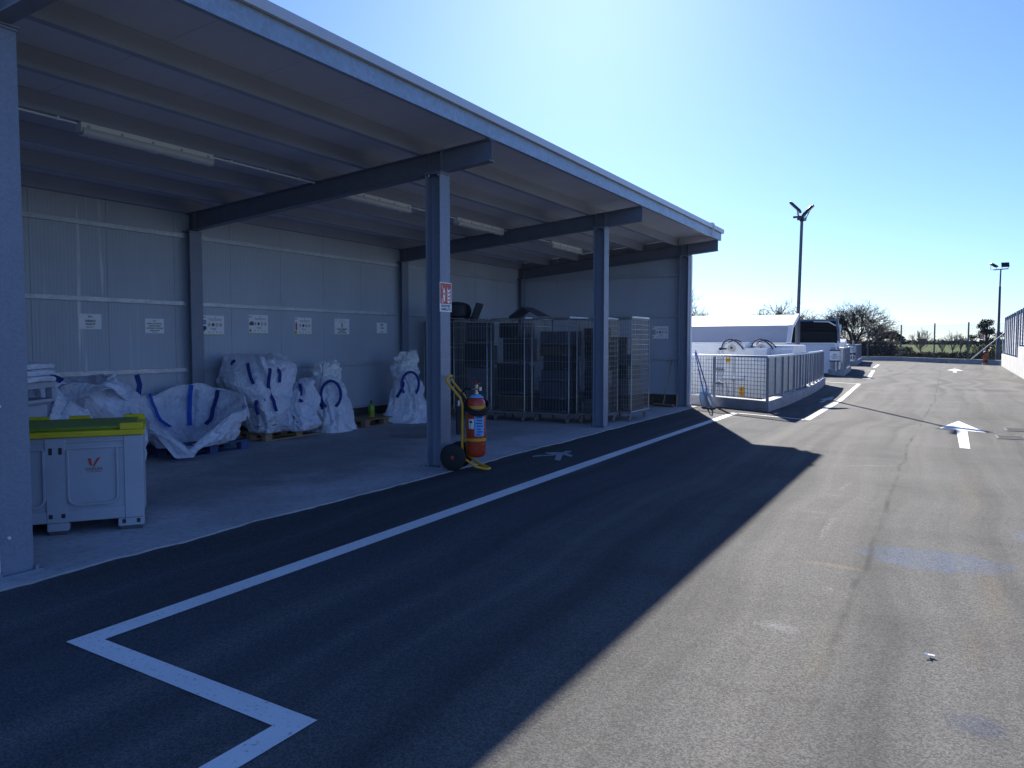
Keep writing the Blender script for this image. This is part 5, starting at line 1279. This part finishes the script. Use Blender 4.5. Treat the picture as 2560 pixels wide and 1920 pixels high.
bare_tree('bare_tree', 'smaller bare tree just behind the near lamp post', -12.2, 78, 5.5, 1.25, 14, levels=5, low=.3, kids=(4,5), twig=.018)
bare_tree('bare_tree', 'broadest and densest bare tree, brushy crown rising above the farthest bays', -8.4, 88, 6.5, 1.45, 21, levels=5, low=.09, kids=(5,6), r0=.28, droop=.05, twig=.016)
def thin_tree(label, x, y, h, w, stems, seed):
    """Leafless pale sapling: a fan of slender rods with fine side twigs."""
    rnd = random.Random(seed); t = thing('bare_tree', label, 'tree', (x, y, -.05), 0, 'bare winter trees beyond the fence'); tb = MB(); cb = MB()
    tb.tube([(0,0,0),(.02,0,h*.14),(0,.02,h*.26)], [.085,.07,.05], 6)
    for k in range(stems):
        a = rnd.uniform(0, 2*math.pi); sp = rnd.random()**.7; p0 = V3(0,0,h*rnd.uniform(.08,.26)); top = V3(w*.5*sp*math.cos(a), w*.5*sp*math.sin(a), h*(1-.33*sp**2)*rnd.uniform(.86,1.0))
        mid = p0.lerp(top, .5) + V3(top.x*.16, top.y*.16, -.02*h); pts = [p0, p0.lerp(mid,.5)+V3(top.x*.06,top.y*.06,0), mid, mid.lerp(top,.5)+V3(rnd.uniform(-.05,.05),0,0), top]
        cb.tube(pts, [.034,.03,.025,.019,.012], 4)
        for m_ in range(9):
            u = rnd.uniform(.3, .95); q0 = mid.lerp(top, (u-.5)*2) if u > .5 else p0.lerp(mid, u*2); L = h*rnd.uniform(.10,.24)
            d = (top-p0).normalized() + Vector((rnd.uniform(-1,1), rnd.uniform(-1,1), rnd.uniform(-.1,.4)))*.62; q1 = q0 + d.normalized()*L
            cb.tube([q0, q0.lerp(q1,.5)+V3(0,0,-.01*h), q1], [.017,.014,.009], 3)
            for s_ in range(2): q2 = q0.lerp(q1, rnd.uniform(.3,.8)); cb.tube([q2, q2 + (d + Vector((rnd.uniform(-1,1),rnd.uniform(-1,1),.3))*.6).normalized()*L*.45], [.012,.008], 3)
    tb.build('trunk', M['barkpale'], t, smooth=60); cb.build('branches', M['barkpale'], t, smooth=0)
thin_tree('fine bare fan-shaped tree between the first two slim fence posts', -3.3, 128, 3.35, 3.4, 30, 5)
thin_tree('thin bare sapling just right of the middle fence post', -.5, 124, 2.3, 1.6, 12, 6)
thin_tree('tallest thin sapling in the row before the green field', .75, 125, 2.9, 2.0, 18, 7)
thin_tree('thin sapling third along the row before the green field', 1.7, 126, 2.7, 1.7, 14, 8)
thin_tree('shortest sapling, by the slim post left of the leafy tree', 2.6, 124, 2.3, 1.4, 12, 9)
def leaves(b, centres, n, size, rnd, flat=1.0):
    for c, rad in centres:
        for k in range(n):
            d = Vector((rnd.gauss(0,1), rnd.gauss(0,1), rnd.gauss(0,1)*flat)).normalized()*rad*rnd.random()**.45; d.z *= flat
            p = c + d; s = size*rnd.uniform(.5, 1.3); u = Vector((rnd.uniform(-1,1), rnd.uniform(-1,1), rnd.uniform(-1,1))).normalized(); w = u.orthogonal().normalized()*s*.55; u *= s
            b._add([p-u*.5, p+w*.5, p+u*.5, p-w*.5], [(0,1,2,3)])
def leafy_tree(name, label, x, y, h, w, seed, m, zc, nclump, n, size, flat=.8, dome=False):
    rnd = random.Random(seed); t = thing(name, label, 'tree', (x, y, -.05), 0, 'evergreen trees beyond the fence')
    b = MB(); b.tube([(0,0,0),(.05*w,0,h*.3),(-.02*w,.0,h*.55),(.02*w,0,h*.75)], [.05*w,.04*w,.03*w,.015*w], 8)
    cs = []
    for k in range(nclump):
        a = rnd.uniform(0, 2*math.pi); r = w*.5*rnd.random()**.5; z = zc*h + (h*(1-zc))*(rnd.random() if not dome else (1-(r/(w*.5))**2)*rnd.uniform(.45,.85))
        if not dome: r *= (1 - .6*max(0, (z/h-.55)/.45))
        c = V3(r*math.cos(a), r*math.sin(a), z); cs.append((c, w*rnd.uniform(.09,.17)))
        b.tube([(0,0,h*rnd.uniform(.3,.5)), c*.6+V3(0,0,h*.2), c], [.012*w,.008*w,.004*w], 4)
    b.build('trunk', M['bark'], t); l = MB(); leaves(l, cs, n, size, rnd, flat); l.build('crown', m, t, smooth=0); return t
leafy_tree('leafy_tree', 'rounded evergreen tree beside the far lamp post, crown with gaps of sky', 3.55, 92, 3.8, 2.9, 6, M['leafdark'], .40, 30, 70, .19)
leafy_tree('umbrella_pine', 'distant dark umbrella pine right of the broad bare tree', -18.4, 330, 6.0, 7.6, 9, M['leafpine'], .42, 60, 110, .55, .6, True)
leafy_tree('round_tree', 'tiny dark round tree on the horizon behind the fan-shaped bare tree', -8.0, 340, 3.2, 3.4, 12, M['leafpine'], .35, 24, 70, .45, .8, True)

def stuff_leaves(name, m, spots, n, size, rnd, flat=.7, sticks=0, sm=None):
    b = MB()
    for x, y, z, r in spots: leaves(b, [(V3(x,y,z), r)], n, size, rnd, flat)
    for k in range(sticks):
        x, y, z, r = rnd.choice(spots); p = V3(x+rnd.uniform(-r,r), y+rnd.uniform(-r,r), max(0, z-r*.6)); q = p + V3(rnd.uniform(-.4,.4), rnd.uniform(-.4,.4), rnd.uniform(.5,1.4)*r)
        b.tube([p, p.lerp(q,.5)+V3(rnd.uniform(-.1,.1),0,0), q], [.014,.01,.005], 3)
    o = b.build(name, M[m], None, smooth=0); o['kind'] = 'stuff'; return o
rnd = random.Random(77)
spots = [(rnd.uniform(-14.5, -4.6), rnd.uniform(79, 96), rnd.uniform(.1, 1.15), rnd.uniform(.5, .9)) for k in range(150)]
stuff_leaves('thicket', 'scrubbrown', spots, 70, .20, rnd, .8, 1500)
spots = [(rnd.uniform(-9, 5), rnd.uniform(74.5, 84), rnd.uniform(.0, .40), rnd.uniform(.25, .5)) for k in range(170)] + [(rnd.uniform(-9, 5.5), rnd.uniform(84, 104), rnd.uniform(.0, .28), rnd.uniform(.3, .6)) for k in range(170)]
spots += [(rnd.uniform(-9, -3.4), rnd.uniform(90, 104), rnd.uniform(.3, 1.0), rnd.uniform(.4, .7)) for k in range(50)]
stuff_leaves('brambles', 'bramble', spots, 60, .16, rnd, .7, 700)
spots = [(rnd.uniform(.2, 2.2), rnd.uniform(70.5, 74), rnd.uniform(.15, .5), rnd.uniform(.3, .55)) for k in range(26)] + [(rnd.uniform(1.9, 5), rnd.uniform(78, 88), rnd.uniform(.3, 1.2), rnd.uniform(.5,.9)) for k in range(26)]
stuff_leaves('dark_bramble', 'leafdark', spots, 90, .15, rnd, .8, 200)
b = MB()
for k in range(9000):
    y = rnd.uniform(66.5, 80); x = rnd.uniform(-6, 8)
    if x < (72.5-y)*.62 - 1.0: x += 6
    h = rnd.uniform(.12, .34); w = .02; a = rnd.uniform(0, 3.14); dx, dy = math.cos(a)*w, math.sin(a)*w; lx, ly = rnd.uniform(-.08,.08), rnd.uniform(-.08,.08)
    b._add([(x-dx,y-dy,-.05),(x+dx,y+dy,-.05),(x+lx,y+ly,h)], [(0,1,2)])
o = b.build('grass', M['grass'], None, smooth=0); o['kind'] = 'stuff'
# the lit crop field and the line of far woods
b = MB(); b.poly([(-9,120,-.04),(14,120,-.04),(40,480,-.04),(-42,480,-.04)])
struct(b.build('crop_field', leafmat('young_crop', (.045,.075,.014), (.085,.105,.022)), smooth=0))
spots = []
for k in range(520):
    y = rnd.uniform(500, 640); x = (-.55 + .77*(k+rnd.random())/520)*y; spots.append((x, y, rnd.uniform(.3, 1.6), rnd.uniform(2.0, 3.2)))
stuff_leaves('far_wood', 'leafpine', spots, 24, 2.2, rnd, .6)
